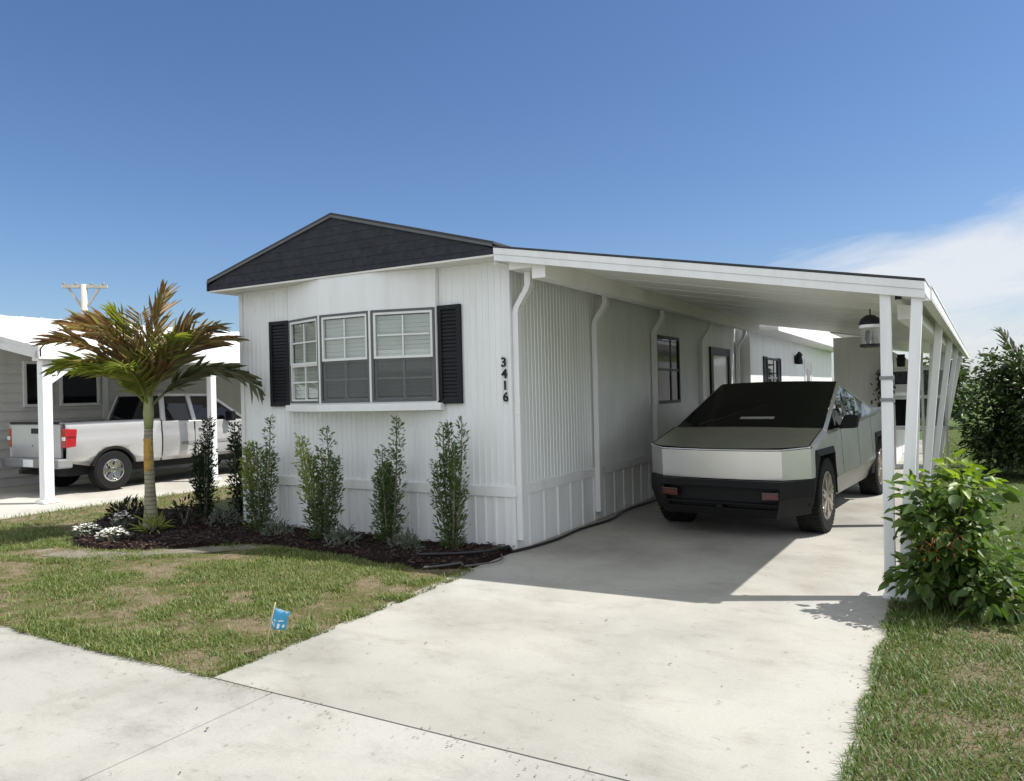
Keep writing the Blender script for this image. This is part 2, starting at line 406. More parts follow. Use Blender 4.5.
az = N(nt, 'ShaderNodeMath', operation='ARCTAN2'); L(nt, sx, 'X', az, 0); L(nt, sx, 'Y', az, 1)
el = N(nt, 'ShaderNodeMath', operation='ARCSINE'); L(nt, sx, 'Z', el, 0)
def math1(op, a, b=None):
    n = N(nt, 'ShaderNodeMath', operation=op)
    for i, q in enumerate((a, b)):
        if q is None: continue
        if isinstance(q, (int, float)): n.inputs[i].default_value = q
        else: nt.links.new(q.outputs[0], n.inputs[i])
    return n
cxyz = N(nt, 'ShaderNodeCombineXYZ')
L(nt, math1('MULTIPLY', az, 5.), 0, cxyz, 'X'); 
tilt = math1('SUBTRACT', el, math1('MULTIPLY', az, .12))
L(nt, math1('MULTIPLY', tilt, 19.), 0, cxyz, 'Y')
cn = N(nt, 'ShaderNodeTexNoise', i_Scale=1.6, i_Detail=10., i_Roughness=.6, i_Distortion=.6); L(nt, cxyz, 0, cn, 'Vector')
def blob(a0, e0, sa, se, slope):
    da = math1('DIVIDE', math1('SUBTRACT', az, a0), sa)
    de = math1('DIVIDE', math1('SUBTRACT', math1('SUBTRACT', el, e0), math1('MULTIPLY', math1('SUBTRACT', az, a0), slope)), se)
    q = math1('ADD', math1('MULTIPLY', da, da), math1('MULTIPLY', de, de))
    return math1('POWER', 2.718, math1('MULTIPLY', q, -1.))
R_ = math.radians
b1 = blob(R_(3), R_(7.6), R_(23), R_(3.5), .12)
b2 = blob(R_(10), R_(1.6), R_(24), R_(2.8), .0)
b3 = blob(R_(-47), R_(3.0), R_(12), R_(3.0), 0)
b4 = blob(R_(60), R_(12), R_(30), R_(7), .1)
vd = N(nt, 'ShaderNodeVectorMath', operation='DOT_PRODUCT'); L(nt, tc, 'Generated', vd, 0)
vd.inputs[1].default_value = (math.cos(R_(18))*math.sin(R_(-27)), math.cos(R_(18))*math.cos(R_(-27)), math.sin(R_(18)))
b_fill = N(nt, 'ShaderNodeMapRange'); b_fill.inputs[1].default_value = .66; b_fill.inputs[2].default_value = .38; nt.links.new(vd.outputs['Value'], b_fill.inputs[0])  # unseen cloud cover outside the view, added to brighten walls and shadows
msk = math1('ADD', math1('ADD', math1('MULTIPLY', b1, 1.2), math1('MULTIPLY', b2, 1.0)), math1('ADD', math1('MULTIPLY', b3, .45), math1('ADD', math1('MULTIPLY', b4, .8), math1('MULTIPLY', b_fill, 1.25))))
thr = math1('ADD', math1('MULTIPLY', msk, .80), math1('SUBTRACT', math1('MULTIPLY', cn, .9), .76))
cr = ramp(nt, [(.0, (0, 0, 0)), (.18, (.26, .26, .26)), (.58, (.86, .86, .86))]); L(nt, thr, 0, cr, 0)
ccol = N(nt, 'ShaderNodeMixRGB'); nt.links.new(b_fill.outputs[0], ccol.inputs[0]); ccol.inputs[1].default_value = (7.0, 7.15, 7.4, 1); ccol.inputs[2].default_value = (8.7, 9.15, 9.8, 1)  # the added out-of-view cloud is made brighter than the visible one
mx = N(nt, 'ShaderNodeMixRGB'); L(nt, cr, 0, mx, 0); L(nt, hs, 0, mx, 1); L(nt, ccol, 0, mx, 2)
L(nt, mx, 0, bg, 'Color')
S.view_settings.view_transform = 'Standard'; S.view_settings.look = 'None'; S.view_settings.gamma = 1; S.view_settings.use_curve_mapping = False
S.view_settings.exposure = .72
S.cycles.max_bounces = 8; S.cycles.diffuse_bounces = 5; S.cycles.transparent_max_bounces = 16; S.cycles.caustics_reflective = False

# ------------------------------------------------------------------ ground
def sheet(name, pts, z, mat, thick=0):
    b = MB()
    if thick: b.prism([(x, y, z-thick) for x, y in pts], (0, 0, thick))
    else: b.add([(x, y, z) for x, y in pts], [tuple(range(len(pts)))])
    return tag(b.build(name, mat), kind='structure')
sheet('ground', [(-700, -700), (700, -700), (700, 700), (-700, 700)], -.06, 'far_ground')
DR = 3.765
sheet('joint_filler', [(-.0, -4.3), (5, -4.3), (5, -4.0), (-.0, -4.0)], -.009, 'joint_dirt')
sheet('joint_filler', [(.6, -9.6), (.7, -9.6), (.7, -4.31), (.6, -4.31)], -.014, 'joint_dirt')
driveway = sheet('driveway', [(.13, -4.058), (DR, -4.058), (DR, 19), (-.0, 19), (-.0, -1.2), (.03, -1.8)], 0, 'concrete_drive', .12)
street = MB()
street.box((-30, -9.5, -.14), (.648, -4.064, -.004)); street.box((.658, -9.5, -.14), (4.9, -4.064, -.004)); street.box((4.915, -9.5, -.14), (30, -4.064, -.004))
street.box((-30, -16, -.14), (30, -9.515, -.004))
street = tag(street.build('street', 'concrete_street'), kind='structure')
nd = sheet('neighbour_driveway', [(-13.2, -4.06), (-8.45, -4.06), (-8.5, 1.0), (-8.4, 9), (-13.2, 9)], -.004, 'concrete_far', .1)
# undulating lawn soil
def lawn_h(x, y):
    return .012+.022*mnoise.noise((x*.9, y*.9, 3.1))+.012*mnoise.noise((x*2.7, y*2.7, 1.7))
def soil(name, x0, x1, y0, y1, nx, ny, left=None, right=None, mat='lawn_soil'):
    b = MB()
    for j in range(ny+1):
        y = y0+(y1-y0)*j/ny
        xa = left(y) if left else x0; xb = right(y) if right else x1
        for i in range(nx+1):
            x = xa+(xb-xa)*i/nx
            e = min(1, min(abs(y-y0) if y0 < -3 else 1, abs(x-xa), abs(x-xb))/.25)
            b.v.append((x, y, lawn_h(x, y)*e-.012*(1-e)))
    for j in range(ny):
        for i in range(nx):
            a = j*(nx+1)+i; b.f.append((a, a+1, a+nx+2, a+nx+1))
    return tag(b.build(name, mat, smooth=True), kind='structure')
def lawn_right_edge(y):     # where the left lawn meets the drive
    return .10 if y < -1.3 else .10-(y+1.3)*.1
soil('front_lawn_soil', -8.5, .1, -4.07, -.02, 70, 40, lambda y: -8.46, lambda y: min(.12, lawn_right_edge(y)))
soil('side_lawn_soil', -8.5, -4.34, -.02, 16, 24, 60, lambda y: -8.42)
soil('right_lawn_soil', DR, 14, -4.07, .5, 60, 40, lambda y: DR+.015)
soil('back_lawn_soil', DR, 14, .5, 24, 50, 90, lambda y: DR+.015, None, 'lawn_soil_green')

# mulch bed
mul = [(-7.1, .0), (-6.9, .3), (-6.0, .45), (-5.0, .9), (-4.31, .9), (-4.31, -.03), (.0, -.03), (.02, -.45), (.0, -.95), (-.3, -1.16), (-1.1, -1.08), (-1.9, -1.0), (-2.6, -.93), (-3.0, -.98), (-3.45, -1.27), (-3.9, -1.66), (-4.5, -1.93), (-5.1, -1.93), (-5.6, -1.62), (-6.2, -1.1), (-6.7, -.6)]
def inpoly(x, y, P):
    c = False; j = len(P)-1
    for i in range(len(P)):
        if (P[i][1] > y) != (P[j][1] > y) and x < (P[j][0]-P[i][0])*(y-P[i][1])/(P[j][1]-P[i][1])+P[i][0]: c = not c
        j = i
    return c
def mulch_h(x, y): return .055+.03*mnoise.noise((x*2, y*2, 9))+.014*mnoise.noise((x*9, y*9, 4))
b = MB(); step = .06; idx = {}
for i in range(int(7.4/step)):
    for j in range(int(3./step)):
        x = -7.3+i*step; y = -1.95+j*step
        if inpoly(x+step/2, y+step/2, mul):
            q = []
            for (di, dj) in ((0, 0), (1, 0), (1, 1), (0, 1)):
                k = (i+di, j+dj)
                if k not in idx:
                    X = -7.3+k[0]*step; Y = -1.95+k[1]*step
                    idx[k] = len(b.v); b.v.append((X, Y, mulch_h(X, Y)))
                q.append(idx[k])
            b.f.append(tuple(q))
cnt = {}
for f in b.f:
    for e in range(4):
        k = tuple(sorted((f[e], f[(e+1) % 4]))); cnt[k] = cnt.get(k, 0)+1
for k, n_ in cnt.items():
    if n_ == 1:
        for vi in k: p = b.v[vi]; b.v[vi] = (p[0], p[1], -.005)
tag(b.build('mulch_bed', 'mulch', smooth=True), kind='structure')
rs = np.random.RandomState(3)
pts = []
while len(pts) < 6000:
    x = rs.uniform(-7.3, .05); y = rs.uniform(-1.95, .95)
    if inpoly(x, y, mul): pts.append((x, y, mulch_h(x, y)+.006))
P = np.array(pts); n = len(P); a = rs.uniform(0, 2*PI, n)
D = np.stack([np.cos(a), np.sin(a), rs.uniform(-.25, .35, n)], 1)
V, F = leaf_arrays(P, D, np.tile([0, 0, 1.], (n, 1))+rs.normal(0, .4, (n, 3)), rs.uniform(.025, .075, n), rs.uniform(.012, .03, n), rs, .05, .0)
o = npmesh('mulch_chips', V, F, 'mulch_chip'); tag(o, 'dark brown bark mulch chips strewn over the planting bed along the front wall', 'mulch', kind='stuff')
# sandy strip worn beside the bed
sp = [(-5.2, -2.12), (-4.75, -2.08), (-4.3, -1.95), (-3.9, -1.72), (-3.45, -1.32), (-3.05, -1.02), (-2.6, -.99), (-2.85, -1.2), (-3.25, -1.55), (-3.55, -1.85), (-3.85, -2.15), (-4.2, -2.36), (-4.8, -2.45), (-5.2, -2.3)]
b = MB(); ns = len(sp)
b.add([(x, y, lawn_h(x, y)+.004) for x, y in sp], [tuple(range(ns))])
tag(b.build('sand_path', 'sand_path'), kind='structure')

# grass
def bare(x, y, s=0.):        # 0 = full cover, 1 = bare
    v = mnoise.noise((x*.7+s, y*1.0, 7.7+s))*.8+mnoise.noise((x*1.9, y*2.3, 2.2+s))*.7+mnoise.noise((x*5, y*5, 2.2+s))*.45
    return v
def grass(name, label, gmat, count, region, hmin, hmax, wmin, wmax, seed, thr, camw=True, mat2=None, dry=0.25):
    rs = np.random.RandomState(seed); pts = []; dr = []
    (x0, x1, y0, y1, ok) = region
    while len(pts) < count:
        x = rs.uniform(x0, x1); y = rs.uniform(y0, y1)
        if not ok(x, y): continue
        if camw:
            d = math.hypot(x-CAM[0], y-CAM[1]); 
            if rs.rand() > min(1, (6.5/d)**1.1): continue
        v = bare(x, y, seed*.37)
        t = thr(x, y)
        if v > t+rs.normal(0, .12) and rs.rand() > .05: continue
        pts.append((x, y, max(lawn_h(x, y)-.008, -.012)))
    P = np.array(pts); n = len(P)
    V, F = blade_arrays(P, rs.uniform(hmin, hmax, n)*(1+.3*rs.rand(n))*np.array([.75+.75*max(0, .5+mnoise.noise((p[0]*3.1, p[1]*3.1, 4.4))) for p in pts]), rs.uniform(wmin, wmax, n), rs.uniform(.15, 1.3, n), rs.uniform(0, 2*PI, n), rs)
    o = npmesh(name, V, F, gmat); tag(o, label, 'grass', kind='stuff'); return o
def okL(x, y):
    if x > lawn_right_edge(y)+.04 or (x > -4.36 and y > -.05): return False
    if inpoly(x, y, mul): return False
    if inpoly(x+.2*mnoise.noise((x*4, y*4, 1)), y+.2*mnoise.noise((x*4, y*4, 5)), sp) and rnd.random() > .22: return False
    return x > -8.5
thrL = lambda x, y: (.24 if y > -2.2 else (-.10 if y > -3.7 else .05)) if x > -5.5 else .02
grass('lawn_grass', 'patchy front lawn grass with worn brown spots beside the drive', 'grass_blade', 85000, (-8.5, .16, -4.1, -1.0, okL), .018, .05, .004, .009, 5, thrL)
grass('dry_lawn_thatch', 'dry straw coloured thatch lying in the worn front lawn', 'dry_thatch', 22000, (-8.5, .1, -4.07, -1.0, okL), .008, .022, .003, .007, 11, lambda x, y: .9)
grass('side_lawn_grass', 'green grass between the white house and the neighbour drive', 'grass_blade', 16000, (-8.5, -4.4, -1.0, 9, lambda x, y: x > -8.44 and x < -4.36 and not inpoly(x, y, mul)), .025, .06, .007, .014, 6, lambda x, y: .45, False)
okR = lambda x, y: x > DR-.03+.05*mnoise.noise((0, y*3, 0))
grass('right_lawn_grass', 'thick green lawn right of the driveway edge', 'grass_green', 135000, (DR-.06, 9.0, -4.15, 3.5, okR), .022, .05, .004, .008, 8, lambda x, y: .75 if y > -2.6 else (.55 if y > -3.2 else .12))
grass('right_lawn_thatch', 'dry thatch in the bare corner of the right lawn', 'dry_thatch', 7000, (DR, 8.0, -4.1, 0, okR), .01, .03, .003, .008, 12, lambda x, y: .9)
grass('far_lawn_grass', 'lawn grass running back past the dark tree on the right', 'grass_green', 16000, (DR, 14, 3.5, 20, lambda x, y: x > DR+.04), .03, .08, .012, .022, 9, lambda x, y: .6, False)
rs = np.random.RandomState(91); P = []
for k in range(1500):
    x = rs.uniform(-8.4, .12); P.append((x, -4.06+abs(rs.normal(0, .03))-.01, -.005)) if mnoise.noise((x*2.1, 0, 3)) > -.15 else None
for k in range(1100):
    y = rs.uniform(-4.05, 3); P.append((DR-.012+abs(rs.normal(0, .03)), y, -.005)) if mnoise.noise((1, y*1.9, 3)) > -.3 else None
NE = len(P)
for k in range(900):
    y = rs.uniform(-4.05, -1.3); P.append((lawn_right_edge(y)+.02-abs(rs.normal(0, .03)), y, -.005)) if mnoise.noise((0, y*2.3, 8)) > -.2 else None
P = np.array(P); n = len(P); az_ = np.where(P[:, 1] < -4.0, -PI/2, np.where(P[:, 0] > 2, PI, 0))+rs.normal(0, .9, n)
V, F = blade_arrays(P, rs.uniform(.025, .075, n), rs.uniform(.004, .008, n), rs.uniform(.5, 2.2, n), az_, rs)
tag(npmesh('edge_grass', V, F, 'grass_blade'), 'grass runners creeping over the concrete edges of the lawns', 'grass', kind='stuff')
P = []
while len(P) < 520:
    x = rs.uniform(-7, 3.7); y = rs.uniform(-6.2, 2.0)
    if y > -4.06 and x < .16: continue
    near = abs(y+4.06) < .06 or (y > -4 and x-.14 < .12) or (y < -4.07 and y > -4.3) or (y > -4 and 3.72-x < .15)
    if not near and rs.rand() > .03: continue
    P.append((x, y, .004))
P = np.array(P); n = len(P); a = rs.uniform(0, 2*PI, n)
V, F = leaf_arrays(P, np.stack([np.cos(a), np.sin(a), rs.uniform(-.05, .1, n)], 1), np.tile((0, 0, 1.), (n, 1)), rs.uniform(.006, .022, n), rs.uniform(.004, .010, n), rs, .1, 0)
tag(npmesh('grit', V, F, 'grit'), 'specks of grit and leaf litter on the concrete drive and street', 'grit', kind='stuff')
# tufts in the joint between street and drive
rs = np.random.RandomState(21); P = []
for cx_, n_ in ((.2, 90), (.33, 70), (.52, 60), (.62, 30), (1.0, 14), (1.25, 16), (2.0, 14), (2.25, 10), (2.95, 8), (.05, 60)):
    for k in range(n_): P.append((cx_+rs.normal(0, .05), -4.072+rs.normal(0, .006), -.03))
P = np.array(P); n = len(P)
V, F = blade_arrays(P, rs.uniform(.03, .055, n), rs.uniform(.003, .006, n), rs.uniform(.3, 1.5, n), rs.uniform(0, 2*PI, n), rs)
tag(npmesh('joint_weeds', V, F, 'grass_blade'), 'small weeds growing in the joint between drive and street', 'weeds', kind='stuff')

# ------------------------------------------------------------------ mobile home
HW = 4.28; HL = 24.0; OV = .31
home = thing('mobile_home', 'white mobile home with bay window, black shutters and dark grey gable', 'mobile home')
def ribbed(p0, p1, z0, z1, out, period, d, frac=.16, lead=0):
    """vertical ribbed metal sheet from p0 to p1 in plan"""
    p0 = Vector((*p0, 0)); p1 = Vector((*p1, 0)); Ln = (p1-p0).length; t = (p1-p0)/Ln; o = Vector((*out, 0))
    prof = [(0, 0)]; s = lead
    while s+period < Ln:
        a = s+period*(1-frac-.12)
        prof += [(a, 0), (a+period*.06, d), (a+period*(.06+frac), d), (a+period*(.12+frac), 0)]
        s += period
    prof.append((Ln, 0)); b = MB(); b.keep = True
    for q, h in prof:
        c = p0+t*q+o*h; b.v += [(c.x, c.y, z0), (c.x, c.y, z1)]
    for i in range(len(prof)-1): b.f.append((2*i, 2*i+2, 2*i+3, 2*i+1))
    return b
ZT = .71
fwall = ribbed((-HW, 0), (0, 0), .6, 3.215, (0, -1), .082, .008).build('front_wall', 'siding', home)
swall = ribbed((0, 0), (0, 10.3), .6, 3.12, (1, 0), .085, .0045).build('side_wall', 'siding', home)
MB().box((-HW, .004, .05), (-.006, HL, 3.2)).build('inner_shell', 'siding', home)
ribbed((-HW+.02, -.012), (-.02, -.012), .0, .61, (0, -1), .135, .014, .2).build('skirting', 'skirting', home)
ribbed((.012, .02), (.012, 10.3), .0, .61, (1, 0), .36, .013, .08).build('skirting', 'skirting', home)
b = MB(); b.box((-HW-.02, -.036, .595), (.036, -.004, ZT)); b.box((.004, -.002, .595), (.034, 10.3, ZT-.003)); b.build('belt_trim', 'skirting', home, bevel=.004)
b = MB(); b.box((-.022, -.026, .0), (.024, .03, 3.2)); b.build('corner_trim', 'white_trim', home, bevel=.004)
b = MB(); b.box((-HW-.015, -.024, .0), (-HW+.05, .06, 3.2)); b.build('corner_trim', 'white_trim', home, bevel=.004)
# rear section of the house behind the carport, standing proud
RX = .30
b = MB(); b.box((-.5, 10.3, 0), (RX, HL, 3.10)); b.build('rear_wall', 'siding', home)
b = MB(); b.box((-.4, 10.35, 2.98), (RX+.62, HL+.2, 3.5)); b.build('rear_eave', 'roof_white', home)
# roof: ridge along the house
zl, zr, zk = 3.355, 3.335, 3.955; xl, xr, xk = -4.55, -.0, -2.28
b = MB()
for (xa, za, xb, zb) in ((xl, zl, xk, zk), (xk, zk, .015, 3.333)):
    b.hexa([(xa, -OV-.02, za), (xb, -OV-.02, zb), (xb, HL+.2, zb), (xa, HL+.2, za)], [(xa, -OV-.02, za+.028), (xb, -OV-.02, zb+.028), (xb, HL+.2, zb+.028), (xa, HL+.2, za+.028)])
roof = b.build('roof', 'roof_dark_edge', home)
# gable of overlapping dark boards
b = MB()
def gx(z):
    return (xl+.005 if z < zl-.03 else xl+(z-zl+.03)/(zk-zl)*(xk-xl)), (xr if z < zr-.03 else xr-(z-zr+.03)/(zk-zr)*(xr-xk))
zz = [3.232]+[3.29+.105*i for i in range(8)]
for i in range(len(zz)-1):
    a0, c0 = gx(zz[i]); a1, c1 = gx(min(zz[i+1], zk-.02))
    if c0-a0 < .1: break
    y0 = -OV-.005; y1 = -OV+.0
    b.hexa([(a0, y0, zz[i]), (c0, y0, zz[i]), (c0, -OV+.05, zz[i]), (a0, -OV+.05, zz[i])], [(a1, y1, zz[i+1]), (c1, y1, zz[i+1]), (c1, -OV+.05, zz[i+1]), (a1, -OV+.05, zz[i+1])])
b.build('gable_panel', 'gable_charcoal', home)
b = MB()
for (xa, za, xb, zb) in ((xl, zl, xk, zk), (xk, zk, xr, zr)):
    b.hexa([(xa, -OV-.026, za-.03), (xb, -OV-.026, zb-.03), (xb, -OV-.012, zb-.03), (xa, -OV-.012, za-.03)], [(xa, -OV-.026, za+.0), (xb, -OV-.026, zb+.0), (xb, -OV-.012, zb+.0), (xa, -OV-.012, za+.0)])
rt = b.build('rake_trim', 'frame_grey', home)
b = MB(); b.box((xl+.01, -OV+.002, 3.206), (.0, .0, 3.228)); b.box((xl+.01, .0, 3.206), (-HW-.001, HL, 3.228)); b.build('soffit', 'soffit', home)
b = MB(); b.box((xl-.012, -OV-.02, 3.225), (xl+.006, HL, 3.36)); b.build('eave_fascia', 'gable_charcoal', home)

# ---- windows
def local(o, ex, n):
    o = Vector(o); ex = Vector(ex).normalized(); n = Vector(n).normalized(); ez = Vector((0, 0, 1))
    return lambda a, d, z: o+ex*a+n*d+ez*z
def lbox(b, T, a0, a1, d0, d1, z0, z1):
    b.hexa([T(a0, d0, z0), T(a1, d0, z0), T(a1, d1, z0), T(a0, d1, z0)], [T(a0, d0, z1), T(a1, d0, z1), T(a1, d1, z1), T(a0, d1, z1)])
def frame(b, T, a0, a1, z0, z1, wd, d0, d1):
    lbox(b, T, a0, a0+wd, d0, d1, z0, z1); lbox(b, T, a1-wd, a1, d0, d1, z0, z1)
    lbox(b, T, a0+wd, a1-wd, d0, d1, z0, z0+wd); lbox(b, T, a0+wd, a1-wd, d0, d1, z1-wd, z1)
def sash_window(parent, T, wd, ht, screen=True, split=.50, seed=0):
    """outer dark frame with an upper and a lower sash, muntins, blind and room behind"""
    b = MB(); frame(b, T, 0, wd, 0, ht, .024, -.035, .012); win = b.build('window', 'frame_grey', parent)
    zm = ht*split
    b = MB(); frame(b, T, .025, wd-.025, zm-.02, ht-.025, .028, -.03, .006)
    c = wd/2; lbox(b, T, c-.009, c+.009, -.024, -.002, zm+.012, ht-.068); zz = (zm+ht-.04)/2
    lbox(b, T, .068, wd-.068, -.023, -.004, zz-.009, zz+.009); b.build('upper_sash', 'sash_white', win)
    b = MB(); frame(b, T, .025, wd-.025, .025, zm-.021, .022, -.045, -.014 if screen else .0)
    lbox(b, T, c-.010, c+.010, -.042, -.012, .047, zm-.044); lbox(b, T, .047, wd-.047, -.041, -.0125, zm*.52-.010, zm*.52+.010)
    b.build('lower_sash', 'sash_white', win)
    b = MB(); lbox(b, T, .06, wd-.06, -.016, -.013, zm, ht-.06); b.build('pane', 'pane', win)
    b = MB(); lbox(b, T, .055, wd-.055, -.037, -.034, .055, zm-.04); b.build('pane', 'pane', win)
    if screen:
        b = MB(); lbox(b, T, .026, wd-.026, -.010, -.008, .026, zm-.022); b.build('insect_screen', 'screen', win)
    b = MB(); k = int((ht-.1)/.05)
    for i in range(k):
        z0 = ht-.06-(i+1)*.05; sh = .002*math.sin(i*1.7+seed)
        b.hexa([T(.05, -.053, z0+sh), T(wd-.05, -.053, z0-sh), T(wd-.05, -.050, z0-sh), T(.05, -.050, z0+sh)],
               [T(.05, -.045, z0+.047), T(wd-.05, -.045, z0+.047), T(wd-.05, -.042, z0+.047), T(.05, -.042, z0+.047)])
    b.build('blind', 'blind', win)
    return win
# woven screen: grey mesh letting part of the light through
m, nt2, out2 = newmat('screen')
t = N(nt2, 'ShaderNodeBsdfTransparent'); dfs = N(nt2, 'ShaderNodeBsdfDiffuse'); dfs.inputs[0].default_value = (.13, .14, .142, 1)
mxs = N(nt2, 'ShaderNodeMixShader'); mxs.inputs[0].default_value = .42; L(nt2, t, 0, mxs, 1); L(nt2, dfs, 0, mxs, 2); L(nt2, mxs, 0, out2, 0)

BD = .295
bay = [(-3.30, -.075), (-2.545, -BD), (-1.735, -BD), (-.935, -.075)]
WB, WT = 1.675, 2.755
b = MB()
b.prism([(x, y, WT+.0) for x, y in [(bay[0][0], -.012)]+bay+[(bay[3][0], -.012)]], (0, 0, 3.205-WT)); b.build('bay_wall', 'white_trim', home, bevel=.003)
sill = [(-3.36, -.012), (-3.36, -.10), (-2.57, -BD-.055), (-1.71, -BD-.055), (-.88, -.10), (-.88, -.012)]
MB().prism([(x, y, 1.565) for x, y in sill], (0, 0, .085)).build('bay_sill', 'white_trim', home, bevel=.006)
# bay floor slab / dark room backing and corner posts
b = MB(); b.prism([(x, y*.98 if y < -.1 else y, WB-.025) for x, y in bay], (0, 0, .022)); 
for (x, y) in bay[1:3]: b.box((x-.014, y-.012, WB-.002), (x+.014, y+.03, WT-.002))
for (x, s_) in ((bay[0][0], 1), (bay[3][0], -1)): b.box((x, -.075, WB-.002), (x+s_*.018, -.017, WT-.002))
b.build('bay_post', 'sash_white', home)
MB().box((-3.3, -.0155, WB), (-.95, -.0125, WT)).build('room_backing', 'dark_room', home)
for i in range(3):
    p = Vector((*bay[i], 0)); q = Vector((*bay[i+1], 0)); e = (q-p).normalized(); n_ = Vector((e.y, -e.x, 0)); ln = (q-p).length
    g0 = .02 if i == 0 else .018; g1 = .02 if i == 2 else .018
    T = local(p+e*g0+Vector((0, 0, WB)), e, n_)
    sash_window(home, T, ln-g0-g1, WT-WB-.004, screen=(i > 0), split=.49 if i else .47, seed=i)
def shutter(x0, x1, z0, z1, y=-.03, parent=home, axis='x', X=0):
    b = MB()
    T = local((x0, y, z0), (1, 0, 0), (0, -1, 0)) if axis == 'x' else local((X, x0, z0), (0, 1, 0), (1, 0, 0))
    wd = x1-x0; ht = z1-z0
    frame(b, T, 0, wd, 0, ht, .05, -.02, .022); lbox(b, T, .05, wd-.05, -.02, .008, ht/2-.03, ht/2+.03)
    k = int((ht-.1)/.042)
    for i in range(k):
        z = .05+(ht-.1)*i/k
        b.hexa([T(.05, .014, z), T(wd-.05, .014, z), T(wd-.05, -.01, z), T(.05, -.01, z)], [T(.05, .0, z+.036), T(wd-.05, .0, z+.036), T(wd-.05, -.012, z+.036), T(.05, -.012, z+.036)])
    lbox(b, T, .04, wd-.04, -.02, -.012, .04, ht-.04)
    return b.build('shutter', 'shutter_black', parent)
shutter(-3.69, -3.335, 1.635, 2.765); shutter(-.935, -.625, 1.635, 2.77)

# side windows / doors
def side_window(y0, y1, z0, z1, shut=.0, X=.012):
    T = local((X, y0, z0), (0, 1, 0), (1, 0, 0)); wd = y1-y0; ht = z1-z0
    b = MB(); frame(b, T, 0, wd, 0, ht, .05, -.01, .03); win = b.build('window', 'black_metal', home)
    b = MB(); lbox(b, T, .05, wd-.05, .0, .02, ht*.5-.02, ht*.5+.02); lbox(b, T, wd*.62, wd*.62+.03, .0, .02, .05, ht-.05); b.build('sash', 'frame_grey', win)
    b = MB(); lbox(b, T, .05, wd*.62, .002, .008, ht*.5+.02, ht-.05); lbox(b, T, wd*.62+.03, wd-.05, .002, .008, .05, ht-.05); b.build('pane', 'dark_glass', win)
    b = MB(); lbox(b, T, .05, wd*.62, -.006, .004, .05, ht*.5-.02); b.build('pane', 'dark_glass', win)
    if shut:
        shutter(y0-shut, y0-.005, z0-.02, z1+.02, axis='y', X=X+.012); shutter(y1+.005, y1+shut, z0-.02, z1+.02, axis='y', X=X+.012)
    return win
side_window(4.72, 5.95, 1.50, 2.64)
# glazed door towards the back of the carport
T = local((.012, 8.0, .62), (0, 1, 0), (1, 0, 0))
b = MB(); frame(b, T, 0, 1.55, 0, 1.95, .16, -.01, .035); dr = b.build('glazed_door', 'black_metal', home)
b = MB(); lbox(b, T, .16, 1.39, .0, .012, .16, 1.79); b.build('pane', 'mirror_glass', dr)
b = MB(); lbox(b, T, 1.40, 1.44, .035, .075, .9, 1.02); b.build('handle', 'chrome', dr)
side_window(12.05, 13.35, 1.45, 2.45, .42, X=RX)
T = local((RX, 17.6, .3), (0, 1, 0), (1, 0, 0))
b = MB(); frame(b, T, 0, 1.3, 0, 2.25, .1, 0, .04); dr2 = b.build('door_frame', 'white_trim', home)
b = MB(); lbox(b, T, .1, 1.2, 0, .022, .02, 2.15); b.build('door', 'sash_white', dr2)
b = MB(); lbox(b, T, .35, .95, .023, .03, 1.3, 1.95); b.build('pane', 'dark_glass', dr2)
b = MB(); b.box((RX+.005, 15.9, 2.38), (RX+.05, 16.06, 2.62)); b.lathe([(0, .0), (.09, .0), (.10, .05), (.07, .24), (.11, .25), (.03, .36), (0, .36)], (RX+.13, 15.98, 2.36), seg=10); b.build('wall_lamp', 'black_metal', home)

# downspouts
for k, y in enumerate((.06, 2.2, 4.55, 7.25, 10.15)):
    b = MB()
    wd = .095
    def ring(x, z, t=0):
        return [(x-.036, y-wd/2, z), (x+.036, y-wd/2, z), (x+.036, y+wd/2, z), (x-.036, y+wd/2, z)]
    pth = [(.062, .12), (.062, 2.62), (.075, 2.68), (.20, 2.86), (.225, 2.92), (.225, 3.06)]
    rings = [ring(x, z) for x, z in pth]
    vs = [p for r in rings for p in r]; fs = []
    for i in range(len(rings)-1):
        for q in range(4): fs.append((i*4+q, i*4+(q+1) % 4, i*4+4+(q+1) % 4, i*4+4+q))
    fs += [(3, 2, 1, 0), tuple(range(len(vs)-4, len(vs)))]
    b.add(vs, fs); b.box((.0255, y-.052, 1.5), (.102, y+.052, 1.53))
    for q in range(5): 
        xx = .085+.022*q; zz_ = 2.69+.034*q; b.box((xx-.042, y-.051, zz_), (xx+.042, y+.051, zz_+.009))
    b.build('downspout', 'white_trim', home, bevel=.006)
b = MB(); b.tube([(-.01, -.235, 3.14), (.05, -.18, 3.125), (.2, .03, 3.08)], .022, 10); b.tube([(-.03, -.25, 3.145), (-.005, -.228, 3.139)], .033, 10); b.build('vent_pipe', 'white_trim', home, smooth=False)
# house number, set down the wall beside the corner
def text_mesh(s, size, T, depth=.012):
    cu = bpy.data.curves.new('t', 'FONT'); cu.body = s; cu.size = size; cu.extrude = depth/2; cu.align_x = 'CENTER'; cu.offset = .0022
    o = bpy.data.objects.new('t', cu); COL.objects.link(o)
    bpy.context.view_layer.update()
    me = bpy.data.meshes.new_from_object(o.evaluated_get(bpy.context.evaluated_depsgraph_get()))
    bpy.data.objects.remove(o)
    vs = [T(v.co.x, v.co.z+depth/2, v.co.y) for v in me.vertices]; fs = [tuple(p.vertices) for p in me.polygons]
    b = MB(); b.keep = True; b.add(vs, fs); return b
for i, ch in enumerate('3416'):
    T = local((-.075+.006*i, -.0165, 2.035-.128*i), (1, 0, 0), (0, -1, 0))
    text_mesh(ch, .145, T).build('number_digit', 'black_metal', home)

